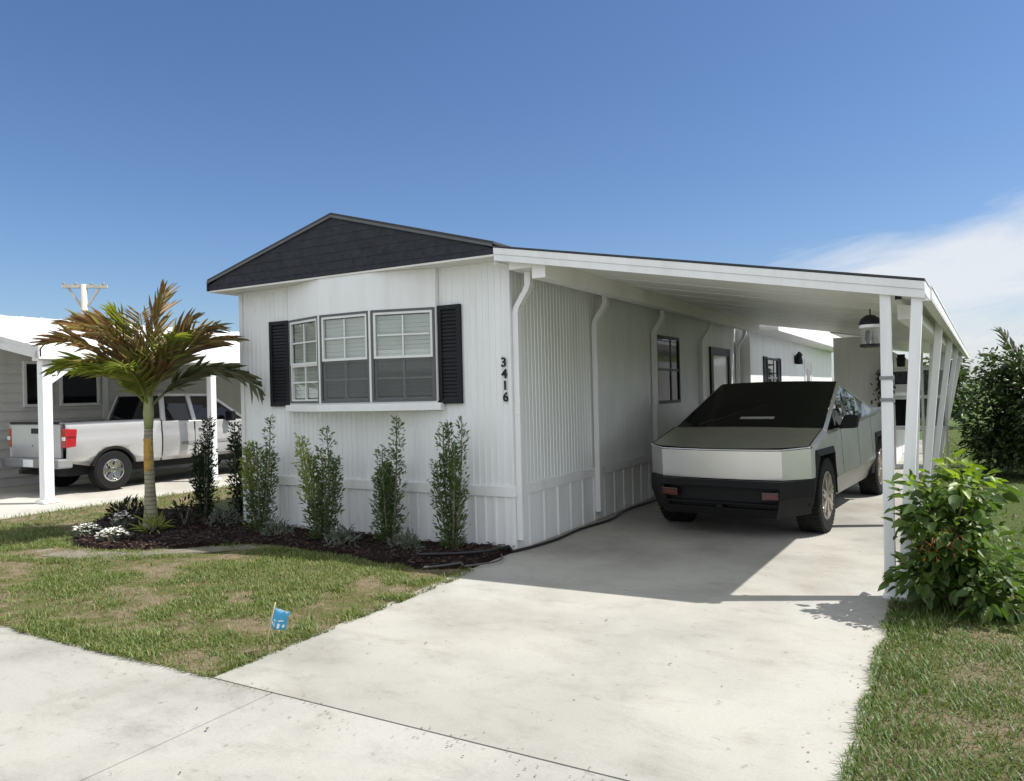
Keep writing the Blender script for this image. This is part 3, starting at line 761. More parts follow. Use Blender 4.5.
# ------------------------------------------------------------------ carport
cp = thing('carport', 'white carport roof on splayed twin posts along the house side', 'carport', (2, 0, 0))
cs = (2, 0, 0)
def ex(y): return 4.03+.0325*(y+.35)                      # outer eave
def zc(x): return 3.315-.1825*x                     # roof top height
CY0, CY1 = -OV, 10.2
def roofslab(b, x0, x1f, y0, y1, t0, t1):
    """slab between offsets t0,t1 below the top surface"""
    b.hexa([(x0, y0, zc(x0)-t1), (x1f(y0), y0, zc(4.03)-t1), (x1f(y1), y1, zc(4.03)-t1), (x0, y1, zc(x0)-t1)],
           [(x0, y0, zc(x0)-t0), (x1f(y0), y0, zc(4.03)-t0), (x1f(y1), y1, zc(4.03)-t0), (x0, y1, zc(x0)-t0)])
b = MB(); roofslab(b, .0, lambda y: ex(y)-.03, CY0+.03, CY1, .02, .10)
roofslab(b, 2.0, lambda y: ex(y)-.03, CY1+.002, 19, .02, .10)
ceil = b.build('roof_deck', 'carport_ceiling', cp, shift=cs)
b = MB()
for k in range(11):                                       # panel seams on the underside
    y = CY0+.55+k*.92
    if y > CY1-.1: break
    b.hexa([(.6, y, zc(.6)-.104), (3.9, y, zc(3.9)-.104), (3.9, y+.012, zc(3.9)-.104), (.6, y+.012, zc(.6)-.104)], [(.6, y, zc(.6)-.099), (3.9, y, zc(3.9)-.099), (3.9, y+.012, zc(3.9)-.099), (.6, y+.012, zc(.6)-.099)])
b.build('panel_seam', 'carport_ceiling', cp, shift=cs)
b = MB(); roofslab(b, .0, lambda y: ex(y)+.0, CY0-.012, CY1, -.004, .014); roofslab(b, 2.0, lambda y: ex(y)+.0, CY1+.002, 19, -.004, .014); b.build('roof_membrane', 'roof_dark_edge', cp, shift=cs)
b = MB()                                                  # front fascia in two steps
def fas(y0, y1, t0, t1, x0=.003, x1=4.03):
    b.hexa([(x0, y0, zc(x0)-t1), (x1, y0, zc(x1)-t1), (x1, y1, zc(x1)-t1), (x0, y1, zc(x0)-t1)], [(x0, y0, zc(x0)-t0), (x1, y0, zc(x1)-t0), (x1, y1, zc(x1)-t0), (x0, y1, zc(x0)-t0)])
fas(CY0-.008, CY0+.028, .018, .085); fas(CY0+.0, CY0+.028, .0855, .155)
b.build('front_fascia', 'white_trim', cp, shift=cs, bevel=.003)
b = MB()                                                  # gutter along the outer eave
y0, y1 = CY0, 19
for (o0, o1, t0, t1) in ((-.029, .0, .016, .175), (.0005, .045, .16, .175), (.036, .048, .075, .1595), (.030, .056, .062, .0745)):
    z = zc(4.03)
    y0 = CY0+(.0285 if o0 < 0 else -.008)
    b.hexa([(ex(y0)+o0, y0, z-t1), (ex(y0)+o1, y0, z-t1), (ex(y1)+o1, y1, z-t1), (ex(y1)+o0, y1, z-t1)], [(ex(y0)+o0, y0, z-t0), (ex(y0)+o1, y0, z-t0), (ex(y1)+o1, y1, z-t0), (ex(y1)+o0, y1, z-t0)])
b.build('gutter', 'white_trim', cp, shift=cs)
b = MB()                                                  # beam over the posts, and the box gutter on the house side
for (dx0, dx1, z0, z1) in ((-.27, -.12, 2.325, 2.44),):
    b.hexa([(ex(.5)+dx0, .5, z0), (ex(.5)+dx1, .5, z0), (ex(19)+dx1, 19, z0), (ex(19)+dx0, 19, z0)], [(ex(.5)+dx0, .5, z1+.03), (ex(.5)+dx1, .5, z1), (ex(19)+dx1, 19, z1), (ex(19)+dx0, 19, z1+.03)])
b.build('post_beam', 'carport_ceiling', cp, shift=cs, bevel=.004)
b = MB(); b.box((.40, -.2, 2.94), (.56, 10.1, 3.16)); b.box((.12, -.2, 3.06), (.399, 10.1, 3.17)); b.build('house_gutter', 'carport_ceiling', cp, shift=cs, bevel=.006)
# twin splayed posts
def vpost(y):
    e = ex(y)-4.03
    b = MB(); xb = DR-.0+e*.6
    xb = 3.775+e*.3
    b.bar((xb-.045, y, .0), (3.74+e, y+.10, 2.53), .085, .075, up=(0, 1, 0)); o = b.build('post_leg', 'post_white', cp, shift=cs, bevel=.008)
    b = MB(); b.bar((xb+.05, y+.003, .0), (3.975+e, y+.103, 2.485), .085, .075, up=(0, 1, 0)); b.build('post_leg', 'post_white', cp, shift=cs, bevel=.008)
    b = MB(); b.box((xb-.10, y-.045, -.02), (xb+.105, y+.048, .03)); b.build('post_base', 'post_white', cp, shift=cs, bevel=.01)
    if y < 0:
        b = MB()
        for z in (1.60, 1.78):
            b = MB()
            c = xb-.045+(3.74-xb+.045)*z/2.53; yy = y+.10*z/2.53
            b.box((c-.052, yy-.046, z), (c+.052, yy+.046, z+.028))
            b.build('strap', 'grey_plastic', o, shift=cs)
        b = MB(); b.box((3.81, y+.10, 2.44), (3.86, y+.15, 2.50)); b.build('bracket', 'black_metal', cp, shift=cs)
for y in (-.34, 3.3, 6.95, 10.6, 14.2): vpost(y)

# lantern under the front edge
lt = thing('hanging_lantern', 'black domed glass lantern hanging at the front corner of the carport ceiling', 'lantern', (3.60, .03, 2.06))
lp = (3.60, .03, 2.06)
b = MB(); b.tube([(3.60, .03, 2.40), (3.60, .03, 2.345)], .006, 8); b.lathe([(.0, 2.35), (.035, 2.345), (.075, 2.315), (.092, 2.275), (.092, 2.262), (.0, 2.268)], (3.60, .03, 0)); b.build('cap', 'black_metal', lt, shift=lp, smooth=True)
b = MB(); b.lathe([(.088, 2.2615), (.093, 2.235), (.085, 2.232), (.0, 2.236)], (3.60, .03, 0)); b.build('band', 'white_trim', lt, shift=lp)
b = MB(); b.lathe([(.07, 2.232), (.07, 2.095)], (3.60, .03, 0)); b.build('glass', 'pane', lt, shift=lp, smooth=True)
b = MB(); b.lathe([(.0, 2.094), (.085, 2.094), (.09, 2.07), (.05, 2.06), (0, 2.06)], (3.60, .03, 0)); b.lathe([(.0, 2.215), (.02, 2.21), (.022, 2.14), (.012, 2.095)], (3.58, .01, 0), seg=12); b.build('base', 'black_metal', lt, shift=lp)

# ------------------------------------------------------------------ shed at the back of the carport
shx = (2.5, 10.4, 0)
sh = thing('storage_shed', 'grey shed wall with dark screened panels at the back of the carport', 'shed', shx)
ribbed((2.03, 10.42), (3.16, 10.42), 0, 2.75, (0, -1), .3, .006, .06).build('front_wall', 'shed_wall', sh, shift=shx)
MB().box((2.04, 10.425, 0), (3.15, 18, 2.42)).build('shell', 'shed_wall', sh, shift=shx)
b = MB()
for x in (3.17, 3.50, 3.70, 4.12): b.box((x-.025, 10.40, 0), (x+.025, 10.45, 2.35))
for z in (.0, .78, 1.42, 2.00): b.box((3.196, 10.405, z), (4.094, 10.445, z+.07))
b.box((3.196, 10.405, 1.55), (3.474, 10.445, 1.72)); 
b.build('screen_frame', 'white_trim', sh, shift=shx)
for (z0, z1) in ((.86, 1.41), (1.72, 1.99)):
    b = MB(); b.box((3.196, 10.424, z0), (3.474, 10.428, z1)); b.build('dark_pane', 'tint_glass', sh, shift=shx)
for (x0, x1) in ((3.526, 3.674), (3.726, 4.09)):
    b = MB(); b.box((x0, 10.424, .86), (x1, 10.428, 1.99)); b.build('insect_screen', 'screen', sh, shift=shx)
b = MB(); b.box((3.26, 10.34, 2.12), (3.40, 10.40, 2.34)); b.lathe([(0, 0), (.075, 0), (.085, .16), (.10, .165), (.03, .24), (0, .24)], (3.33, 10.28, 2.08), seg=10); b.build('wall_lamp', 'black_metal', sh, shift=shx)
# dark plant hung on the shed wall
rs = np.random.RandomState(40); n = 320
hp = (3.02, 10.2, 1.35)
P = np.stack([rs.normal(0, .075, n), rs.normal(-.02, .05, n), rs.uniform(-.05, .66, n)], 1)+np.array(hp)
o = thing('hanging_plant', 'dark trailing plant hanging on the grey shed wall behind the car', 'plant', hp)
V, F = leaf_arrays(P, rs.normal(0, 1, (n, 3))+np.array([0, 0, -.6]), rs.normal(0, 1, (n, 3)), rs.uniform(.05, .11, n), rs.uniform(.03, .06, n), rs)
npmesh('foliage', V, F, 'leaf_dark', o, shift=hp)
b = MB(); b.tube([(3.02, 10.36, 2.06), (3.02, 10.25, 2.08), (3.02, 10.2, 2.0)], .01, 6); b.build('hook', 'black_plastic', o, shift=hp); b = MB(); b.lathe([(.0, 1.62), (.09, 1.62), (.12, 1.82), (.10, 1.82), (0, 1.8)], (3.02, 10.2, 0), seg=12); b.build('pot', 'black_plastic', o, shift=hp)

# ------------------------------------------------------------------ angular stainless pickup under the carport
TH = math.radians(-5.0)
ev = thing('electric_pickup', 'angular bare stainless steel pickup parked nose out under the carport', 'pickup truck', (1.84, 1.585, 0), TH)
def interp(tab, v):
    if v <= tab[0][0]: return tab[0][1:]
    for a, c in zip(tab, tab[1:]):
        if v <= c[0]:
            k = (v-a[0])/(c[0]-a[0]); return tuple(a[i]+(c[i]-a[i])*k for i in range(1, len(a)))
    return tab[-1][1:]
BELT = [(.27, .965, 1.05), (1.0, .995, 1.155), (3.0, 1.0, 1.225), (4.9, .985, 1.29), (5.62, .945, 1.315)]
def side_u(v, z):
    ub, zb = interp(BELT, v)
    if z >= .62: return ub+.035*(zb-z)/max(.01, zb-.62)-.03
    return ub+.005-(.62-z)*.40
def both(fn):
    for s in (1, -1): fn(s)
def sidepoly(name, poly, mat, sub=.2, off=0., bev=0):
    """polygon in (v,z) wrapped on both flanks: triangulated through bmesh"""
    for s in (1, -1):
        b = MB(); n = len(poly)
        b.add([(s*(side_u(v, z)+off), v, z) for v, z in poly], [tuple(range(n))])
        o = b.build(name, mat, ev, solid=.012)
        if s > 0: pass
        me = o.data; bm = bmesh.new(); bm.from_mesh(me); bmesh.ops.triangulate(bm, faces=bm.faces)
        for f in bm.faces:
            if f.normal.x*s < 0: f.normal_flip()
        bm.to_mesh(me); bm.free()
zb = lambda v: interp(BELT, v)[1]
def arch(c): return [(c+.52, .62), (c+.37, .985), (c-.37, .985)]
c1, c2 = .92, 4.555
sidepoly('front_fender', [(.30, .70), (.27, 1.05), (.62, zb(.62)), (1.0, 1.155), (1.80, zb(1.8)), (1.80, .62)]+arch(c1)+[(c1-.485, .70)], 'stainless')
sidepoly('door', [(1.809, .62), (1.809, zb(1.809)), (2.84, zb(2.84)), (2.84, .62)], 'stainless')
sidepoly('door', [(2.849, .62), (2.849, zb(2.849)), (3.0, zb(3)), (3.86, zb(3.86)), (3.86, .62)], 'stainless')
sidepoly('bed_side', [(3.869, .62), (3.869, zb(3.869)), (4.9, zb(4.9)), (5.62, 1.315), (5.60, .66), (c2+.50, .66)]+arch(c2)[1:]+[(c2-.52, .62)], 'stainless')
sidepoly('rocker_panel', [(c1+.60, .42), (c1+.52, .614), (c2-.52, .614), (c2-.60, .42), (c2-.66, .33), (c1+.66, .33)], 'stainless_dark')
for vg in (1.8045, 2.8445, 3.8645):
    for s in (1, -1):
        b = MB(); zt_ = zb(vg)-.004
        b.hexa([(s*(side_u(vg, .63)-.012), vg-.006, .63), (s*(side_u(vg, .63)+.0015), vg-.006, .63), (s*(side_u(vg, .63)+.0015), vg+.006, .63), (s*(side_u(vg, .63)-.012), vg+.006, .63)],
               [(s*(side_u(vg, zt_)-.012), vg-.006, zt_), (s*(side_u(vg, zt_)+.0015), vg-.006, zt_), (s*(side_u(vg, zt_)+.0015), vg+.006, zt_), (s*(side_u(vg, zt_)-.012), vg+.006, zt_)])
        b.build('door_gap', 'black_metal', ev)
# upper facets
UP = [(.27, .945, 1.065), (1.0, .935, 1.225)]              # hood edge
CANT = [(1.0, .935, 1.225), (2.45, .795, 1.79), (4.5, .865, 1.375), (5.55, .88, 1.35)]
for s in (1, -1):
    b = MB(); vs = [.27, .62, 1.0]
    for v in vs:
        ub, z1 = interp(BELT, v); uh, z2 = interp(UP, v); b.v += [(s*(ub-.002), v, z1+.002), (s*uh, v, z2)]
    b.f = [(0, 2, 3, 1), (2, 4, 5, 3)]
    b.build('fender_top', 'stainless', ev, solid=.01)
    b = MB()
    for (p, q) in (((.945, .285, 1.069), (.94, .63, 1.150)), ((.94, .63, 1.150), (.935, .985, 1.2315))): b.bar((s*p[0], p[1], p[2]), (s*q[0], q[1], q[2]), .010, .006)
    b.build('hood_gap', 'black_metal', ev)
    # cant rail from hood to tail
    b = MB()
    for k in range(len(CANT)-1):
        v0, ua, za = CANT[k]; v1, ub_, zb_ = CANT[k+1]
        wdt = .045
        b.hexa([(s*ua, v0, za-.006), (s*(ua+.03), v0+.01, za-wdt), (s*(ub_+.03), v1+.01, zb_-wdt), (s*ub_, v1, zb_-.006)],
               [(s*(ua+.004), v0, za+.004), (s*(ua+.04), v0+.01, za-wdt+.008), (s*(ub_+.04), v1+.01, zb_-wdt+.008), (s*(ub_+.004), v1, zb_+.004)])
    b.build('roof_rail', 'stainless', ev)
    # side glass
    def cant(v): return interp(CANT, v)
    def gp(v, t):      # t 0 belt, 1 rail
        ub, zb_ = interp(BELT, v); uc, zc_ = cant(v); uc += .03; zc_ -= .05; ub -= .05; zb_ += .02
        return (s*(ub+(uc-ub)*t), v, zb_+(zc_-zb_)*t)
    b = MB(); vs = [1.12, 1.6, 2.05, 2.45, 2.84]
    for v in vs: b.v += [gp(v, 0), gp(v, 1)]
    b.f = [(2*i, 2*i+2, 2*i+3, 2*i+1) for i in range(len(vs)-1)]
    b.build('front_side_window', 'dark_glass', ev)
    b = MB(); vs = [2.86, 3.3, 3.75]
    for v in vs: b.v += [gp(v, 0), gp(v, 1)]
    b.f = [(2*i, 2*i+2, 2*i+3, 2*i+1) for i in range(len(vs)-1)]
    b.build('rear_side_window', 'dark_glass', ev)
    b = MB(); vs = [3.77, 4.4, 5.0, 5.58]
    for v in vs: b.v += [gp(v, 0), gp(v, 1)]
    b.f = [(2*i, 2*i+2, 2*i+3, 2*i+1) for i in range(len(vs)-1)]
    b.build('bed_sail', 'stainless', ev)
    # belt ledge between door top and glass, sunlit narrow facet
    b = MB(); vs = [1.0, 1.8, 3.0, 4.2, 5.6]
    for v in vs:
        ub, z1 = interp(BELT, v); b.v += [(s*(ub-.001), v, z1+.001), (s*(ub-.055), v, z1+.026)]
    b.f = [(2*i, 2*i+2, 2*i+3, 2*i+1) for i in range(len(vs)-1)]
    b.build('belt_ledge', 'stainless', ev)
    # mirror
    if s > 0:
     b = MB(); b.prism([(s*1.02, 1.42, 1.20), (s*1.22, 1.45, 1.21), (s*1.24, 1.50, 1.36), (s*1.08, 1.47, 1.37)], (0, .13, .0)); b.bar((s*.93, 1.55, 1.215), (s*1.06, 1.52, 1.23), .05, .035)
     mi = b.build('mirror', 'black_plastic', ev, bevel=.02)
     b = MB(); b.prism([(s*1.05, 1.581, 1.22), (s*1.205, 1.581, 1.225), (s*1.22, 1.581, 1.345), (s*1.09, 1.581, 1.35)], (0, .003, 0)); b.build('mirror_face', 'chrome', mi)
    # arch flares
    for nm, c in (('wheel_arch', c1), ('wheel_arch', c2)):
        b = MB()
        inn = [(c-.56, .40), (c-.335, .93), (c+.335, .93), (c+.56, .40)]; outr = [(c-.64, .40), (c-.385, 1.0), (c+.385, 1.0), (c+.64, .40)]
        def pt(v, z, o): return (s*(side_u(max(.3, min(5.6, v)), max(z, .5))+o), v, z)
        for i in range(3):
            A, B = outr[i], outr[i+1]; C_, D_ = inn[i+1], inn[i]
            b.hexa([pt(*A, -.1), pt(*B, -.1), pt(*C_, -.1), pt(*D_, -.1)], [pt(*A, .012), pt(*B, .012), pt(*C_, .035), pt(*D_, .035)])
            b.hexa([pt(*D_, -.35), pt(*C_, -.35), pt(C_[0], C_[1]+.02, -.35), pt(D_[0], D_[1]+.02, -.35)], [pt(*D_, -.09), pt(*C_, -.09), pt(C_[0], C_[1]+.02, -.09), pt(D_[0], D_[1]+.02, -.09)])
        b.build(nm, 'black_plastic', ev)
    # wheels
    for c in (c1, c2):
        x0, x1 = s*.71, s*.995
        b = MB(); xo = lambda t: x0+(x1-x0)*t
        b.lathe([(.285, xo(.05)), (.40, xo(0)), (.432, xo(.06)), (.44, xo(.14)), (.44, xo(.86)), (.432, xo(.94)), (.405, xo(1.)), (.30, xo(1.0)), (.285, xo(.96)), (.285, xo(.05))], (0, c, .44), 'x', 40)
        for k in range(48):      # tread blocks
            a = 2*PI*k/48
            for (t0, t1, ph) in ((.02, .40, 0), (.60, .98, .5)):
                aa = a+ph*2*PI/48
                pa = [(xo(t0), c+.436*math.cos(aa+d), .44+.436*math.sin(aa+d)) for d in (-.045, .045)]; pb = [(xo(t1), c+.436*math.cos(aa+d), .44+.436*math.sin(aa+d)) for d in (-.045, .045)]
                pa2 = [(xo(t0), c+.447*math.cos(aa+d), .44+.447*math.sin(aa+d)) for d in (-.035, .035)]; pb2 = [(xo(t1), c+.447*math.cos(aa+d), .44+.447*math.sin(aa+d)) for d in (-.035, .035)]
                b.hexa([pa[0], pa[1], pb[1], pb[0]], [pa2[0], pa2[1], pb2[1], pb2[0]])
        ty = b.build('wheel', 'rubber', ev)
        b = MB(); b.lathe([(.284, xo(.97)), (.262, xo(.985)), (.25, xo(.72)), (.0, xo(.70))], (0, c, .44), 'x', 36)
        for k in range(7):
            a = 2*PI*k/7+.2
            for d in (-.11, .11):
                b.bar((xo(.93), c+.055*math.cos(a), .44+.055*math.sin(a)), (xo(.965), c+.262*math.cos(a+d), .44+.262*math.sin(a+d)), .034, .03, up=(1, 0, 0))
        b.lathe([(0, xo(.97)), (.07, xo(.965)), (.08, xo(.9))], (0, c, .44), 'x', 20)
        b.build('rim', 'alloy', ty, smooth=False)
        b = MB()
        for k in range(7):
            a = 2*PI*k/7+.2+PI/7
            b.bar((xo(.86), c+.10*math.cos(a), .44+.10*math.sin(a)), (xo(.90), c+.25*math.cos(a), .44+.25*math.sin(a)), .03, .02, up=(1, 0, 0))
        b.build('rim_insert', 'bronze', ty)
# hood
us = [-1, -.76, -.57, -.38, -.19, 0, .19, .38, .57, .76, 1]; b = MB()
for (w_, v0, dv, z0, dz) in ((.945, -.035, .09, 1.045, .02), (.94, .58, .02, 1.166, -.018), (.935, .95, .035, 1.246, -.018)):
    for k, u in enumerate(us):
        vv = v0+dv*(u/.76)**2 if abs(u) < .9 else (.27 if v0 < 0 else v0+.05)
        b.v.append((w_*u, vv, z0+dz*u*u))
for r_ in range(2):
    for i in range(10): a = r_*11+i; b.f.append((a, a+1, a+12, a+11))
b.build('hood', 'stainless', ev, smooth=True)
# front panel with light bar
bow = [-.71, -.54, -.36, -.18, 0, .18, .36, .54, .71]
fr_t = [(-.96, .285, 1.04)]+[(u, -.04+.065*(u/.71)**2, 1.015+.005*(u/.71)**2) for u in bow]+[(.96, .285, 1.04)]; fr_b = [(-.965, .30, .70)]+[(u, -.015+.06*(u/.71)**2, .694) for u in bow]+[(.965, .30, .70)]
b = MB(); b.v = fr_t+fr_b; b.f = [(i, i+1, i+12, i+11) for i in range(10)]; fp_ = b.build('front_panel', 'stainless', ev, smooth=True); fp_.data.set_sharp_from_angle(angle=math.radians(20))
b = MB()
for i in range(10):
    a = Vector(fr_t[i]); c = Vector(fr_t[i+1]); up = Vector((0, .012, .022)); inn = Vector((0, .04, 0)); a = a+Vector((0, -.006, -.004)); c = c+Vector((0, -.006, -.004))
    b.hexa([a+inn*.2, c+inn*.2, c+inn*2, a+inn*2], [a+up+inn*.2, c+up+inn*.2, c+up+inn*2, a+up+inn*2])
b.build('light_bar', 'black_plastic', ev)
b = MB()
for i in range(10):
    a = Vector(fr_t[i])+Vector((0, -.004, .014)); c = Vector(fr_t[i+1])+Vector((0, -.004, .014))
    b.bar(a, c, .016, .010)
b.build('running_light', 'headlight_white', ev)
# bumper: upper lip, lower lip, corners, deep centre
bt = [(-.985, .30, .69), (-.71, -.065, .685), (.71, -.065, .685), (.985, .30, .69)]
bm_ = [(-.985, .31, .50), (-.70, -.055, .48), (.70, -.055, .48), (.985, .31, .50)]
bl = [(-.93, .36, .295), (-.645, .015, .265), (.645, .015, .265), (.93, .36, .295)]
for (i0, i1) in ((0, 1), (2, 3)):
    b = MB(); b.v = [bt[i0], bt[i1], bm_[i0], bm_[i1], bl[i0], bl[i1]]; b.f = [(0, 1, 3, 2), (2, 3, 5, 4)]
    b.build('bumper_corner', 'black_plastic', ev, solid=.05)
b = MB()
b.hexa([(-.71, -.065, .60), (.71, -.065, .60), (.71, .12, .60), (-.71, .12, .60)], [(-.71, -.065, .685), (.71, -.065, .685), (.71, .12, .685), (-.71, .12, .685)])
b.hexa([(-.645, .015, .265), (.645, .015, .265), (.645, .12, .265), (-.645, .12, .265)], [(-.66, -.02, .36), (.66, -.02, .36), (.66, .12, .36), (-.66, .12, .36)])
b.box((-.04, -.01, .36), (.04, .1, .40)); b.hexa([(-.69, -.03, .40), (.69, -.03, .40), (.69, .08, .40), (-.69, .08, .40)], [(-.69, -.035, .425), (.69, -.035, .425), (.69, .08, .425), (-.69, .08, .425)])
b.build('bumper', 'black_plastic', ev, bevel=.006)
MB().box((-.70, .075, .27), (.70, .20, .68)).build('air_intake', 'black_metal', ev)
for s in (-1, 1):
    b = MB(); b.hexa([(s*.50, -.04, .47), (s*.69, -.045, .48), (s*.69, .06, .48), (s*.50, .06, .47)], [(s*.50, -.04, .56), (s*.69, -.045, .565), (s*.69, .06, .565), (s*.50, .06, .56)])
    lm_ = b.build('fog_lamp', 'dark_red_lens', ev, bevel=.006)
    b = MB(); b.box((s*.52, -.0465, .505), (s*.67, -.0425, .53)); b.build('lamp_strip', 'dim_red', lm_)
# windshield, roof, bed cover
b = MB(); rows = []
for v, hw, z, bow in ((.985, .928, 1.222, .022), (1.5, .882, 1.422, .026), (2.0, .835, 1.617, .026), (2.45, .793, 1.792, .02)):
    rows.append([(hw*t, v-.05*(1-t*t), z+bow*(1-t*t)) for t in (-1, -.66, -.33, 0, .33, .66, 1)])
b.v = [p for r in rows for p in r]
for i in range(3):
    for k in range(6): a = i*7+k; b.f.append((a, a+1, a+8, a+7))
b.build('windshield', 'tint_glass', ev, smooth=True)
b = MB(); b.v = [(-.793, 2.45, 1.792), (0, 2.40, 1.812), (.793, 2.45, 1.792), (-.842, 3.9, 1.497), (0, 3.9, 1.517), (.842, 3.9, 1.497)]; b.f = [(0, 1, 4, 3), (1, 2, 5, 4)]; b.build('roof_glass', 'tint_glass', ev)
b = MB(); b.v = [(-.842, 3.91, 1.495), (.842, 3.91, 1.495), (.862, 4.5, 1.376), (-.862, 4.5, 1.376), (.876, 5.55, 1.351), (-.876, 5.55, 1.351)]; b.f = [(0, 1, 2, 3), (3, 2, 4, 5)]; b.build('bed_cover', 'black_plastic', ev)
b = MB(); b.hexa([(-.92, 5.60, .66), (.92, 5.60, .66), (.92, 5.66, .66), (-.92, 5.66, .66)], [(-.92, 5.58, 1.315), (.92, 5.58, 1.315), (.92, 5.62, 1.315), (-.92, 5.62, 1.315)]); b.build('tailgate', 'stainless', ev)
b = MB(); b.bar((-.62, 1.02, 1.262), (.12, 1.60, 1.497), .03, .02); b.build('wiper', 'black_metal', ev)
b = MB(); b.hexa([(-.12, 1.155, 1.333), (.31, 1.155, 1.333), (.31, 1.22, 1.358), (-.12, 1.22, 1.358)], [(-.12, 1.154, 1.336), (.31, 1.154, 1.336), (.31, 1.219, 1.361), (-.12, 1.219, 1.361)]); b.build('dash_card', 'paper', ev)  # grey card laid over the glass, standing for an item on the dashboard
b = MB(); b.box((-.68, .22, .30), (.68, 5.5, .98)); b.box((-.88, 1.5, .34), (.88, 3.95, 1.1)); b.box((-.86, .33, .985), (.86, 5.5, 1.035)); b.box((-.90, 5.15, .45), (.90, 5.58, 1.2)); b.build('underbody', 'black_metal', ev)

# ------------------------------------------------------------------ silver pickup next door
pk = thing('silver_pickup', 'silver extended cab pickup with red tail lamp under the neighbour carport', 'pickup truck', (-11.16, .92, 0))
def pside(name, poly, mat='silver_paint', x=1.0, tuck=True):
    for s in (1, -1):
        b = MB(); b.add([(s*x, y, z) for y, z in poly], [tuple(range(len(poly)))])
        o = b.build(name, mat, pk, solid=.02)
        me = o.data; bm = bmesh.new(); bm.from_mesh(me); bmesh.ops.triangulate(bm, faces=bm.faces)
        for zc_ in (.58, .66, .74, .82, .90, .98, 1.06, 1.14, 1.20, 1.26, 1.31, 1.35):
            bmesh.ops.bisect_plane(bm, geom=bm.verts[:]+bm.edges[:]+bm.faces[:], plane_co=(0, 0, zc_), plane_no=(0, 0, 1))
        for v in bm.verts: v.co.x = s*(x-1+PROF(v.co.z))
        for f in bm.faces:
            if f.normal.x*s < 0: f.normal_flip()
            f.smooth = True
        bm.to_mesh(me); bm.free()
PTAB = [(.40, .90), (.50, .93), (.58, .965), (.66, .985), (.82, 1.0), (.98, 1.004), (1.06, 1.0), (1.14, .985), (1.20, .988), (1.31, .978), (1.35, .968), (1.38, .945)]
def PROF(z): return interp(PTAB, z)[0]
def rarch(c, r=.47, z0=.55, n=12):
    a0 = math.asin((z0-.40)/r)
    return [(c+r*math.cos(a0+(PI-2*a0)*k/n), .40+r*math.sin(a0+(PI-2*a0)*k/n)) for k in range(n+1)]
a1, a2 = .93, 4.55
def backwards(l): return l[::-1]
pside('bed_side', [(.0, .62), (.0, 1.38), (1.98, 1.38), (1.98, .50)]+rarch(a1, z0=.52))
pside('cab_side', [(2.02, .50), (2.02, 1.32), (4.15, 1.28), (4.15, .50)])
pside('front_fender', [(4.17, .50), (4.17, 1.28), (5.4, 1.18), (5.5, .6)]+rarch(a2, z0=.52)[:-1])
CH = [(2.02, 1.32), (2.16, 1.86), (2.45, 1.905), (3.15, 1.90), (3.45, 1.84), (4.2, 1.30)]
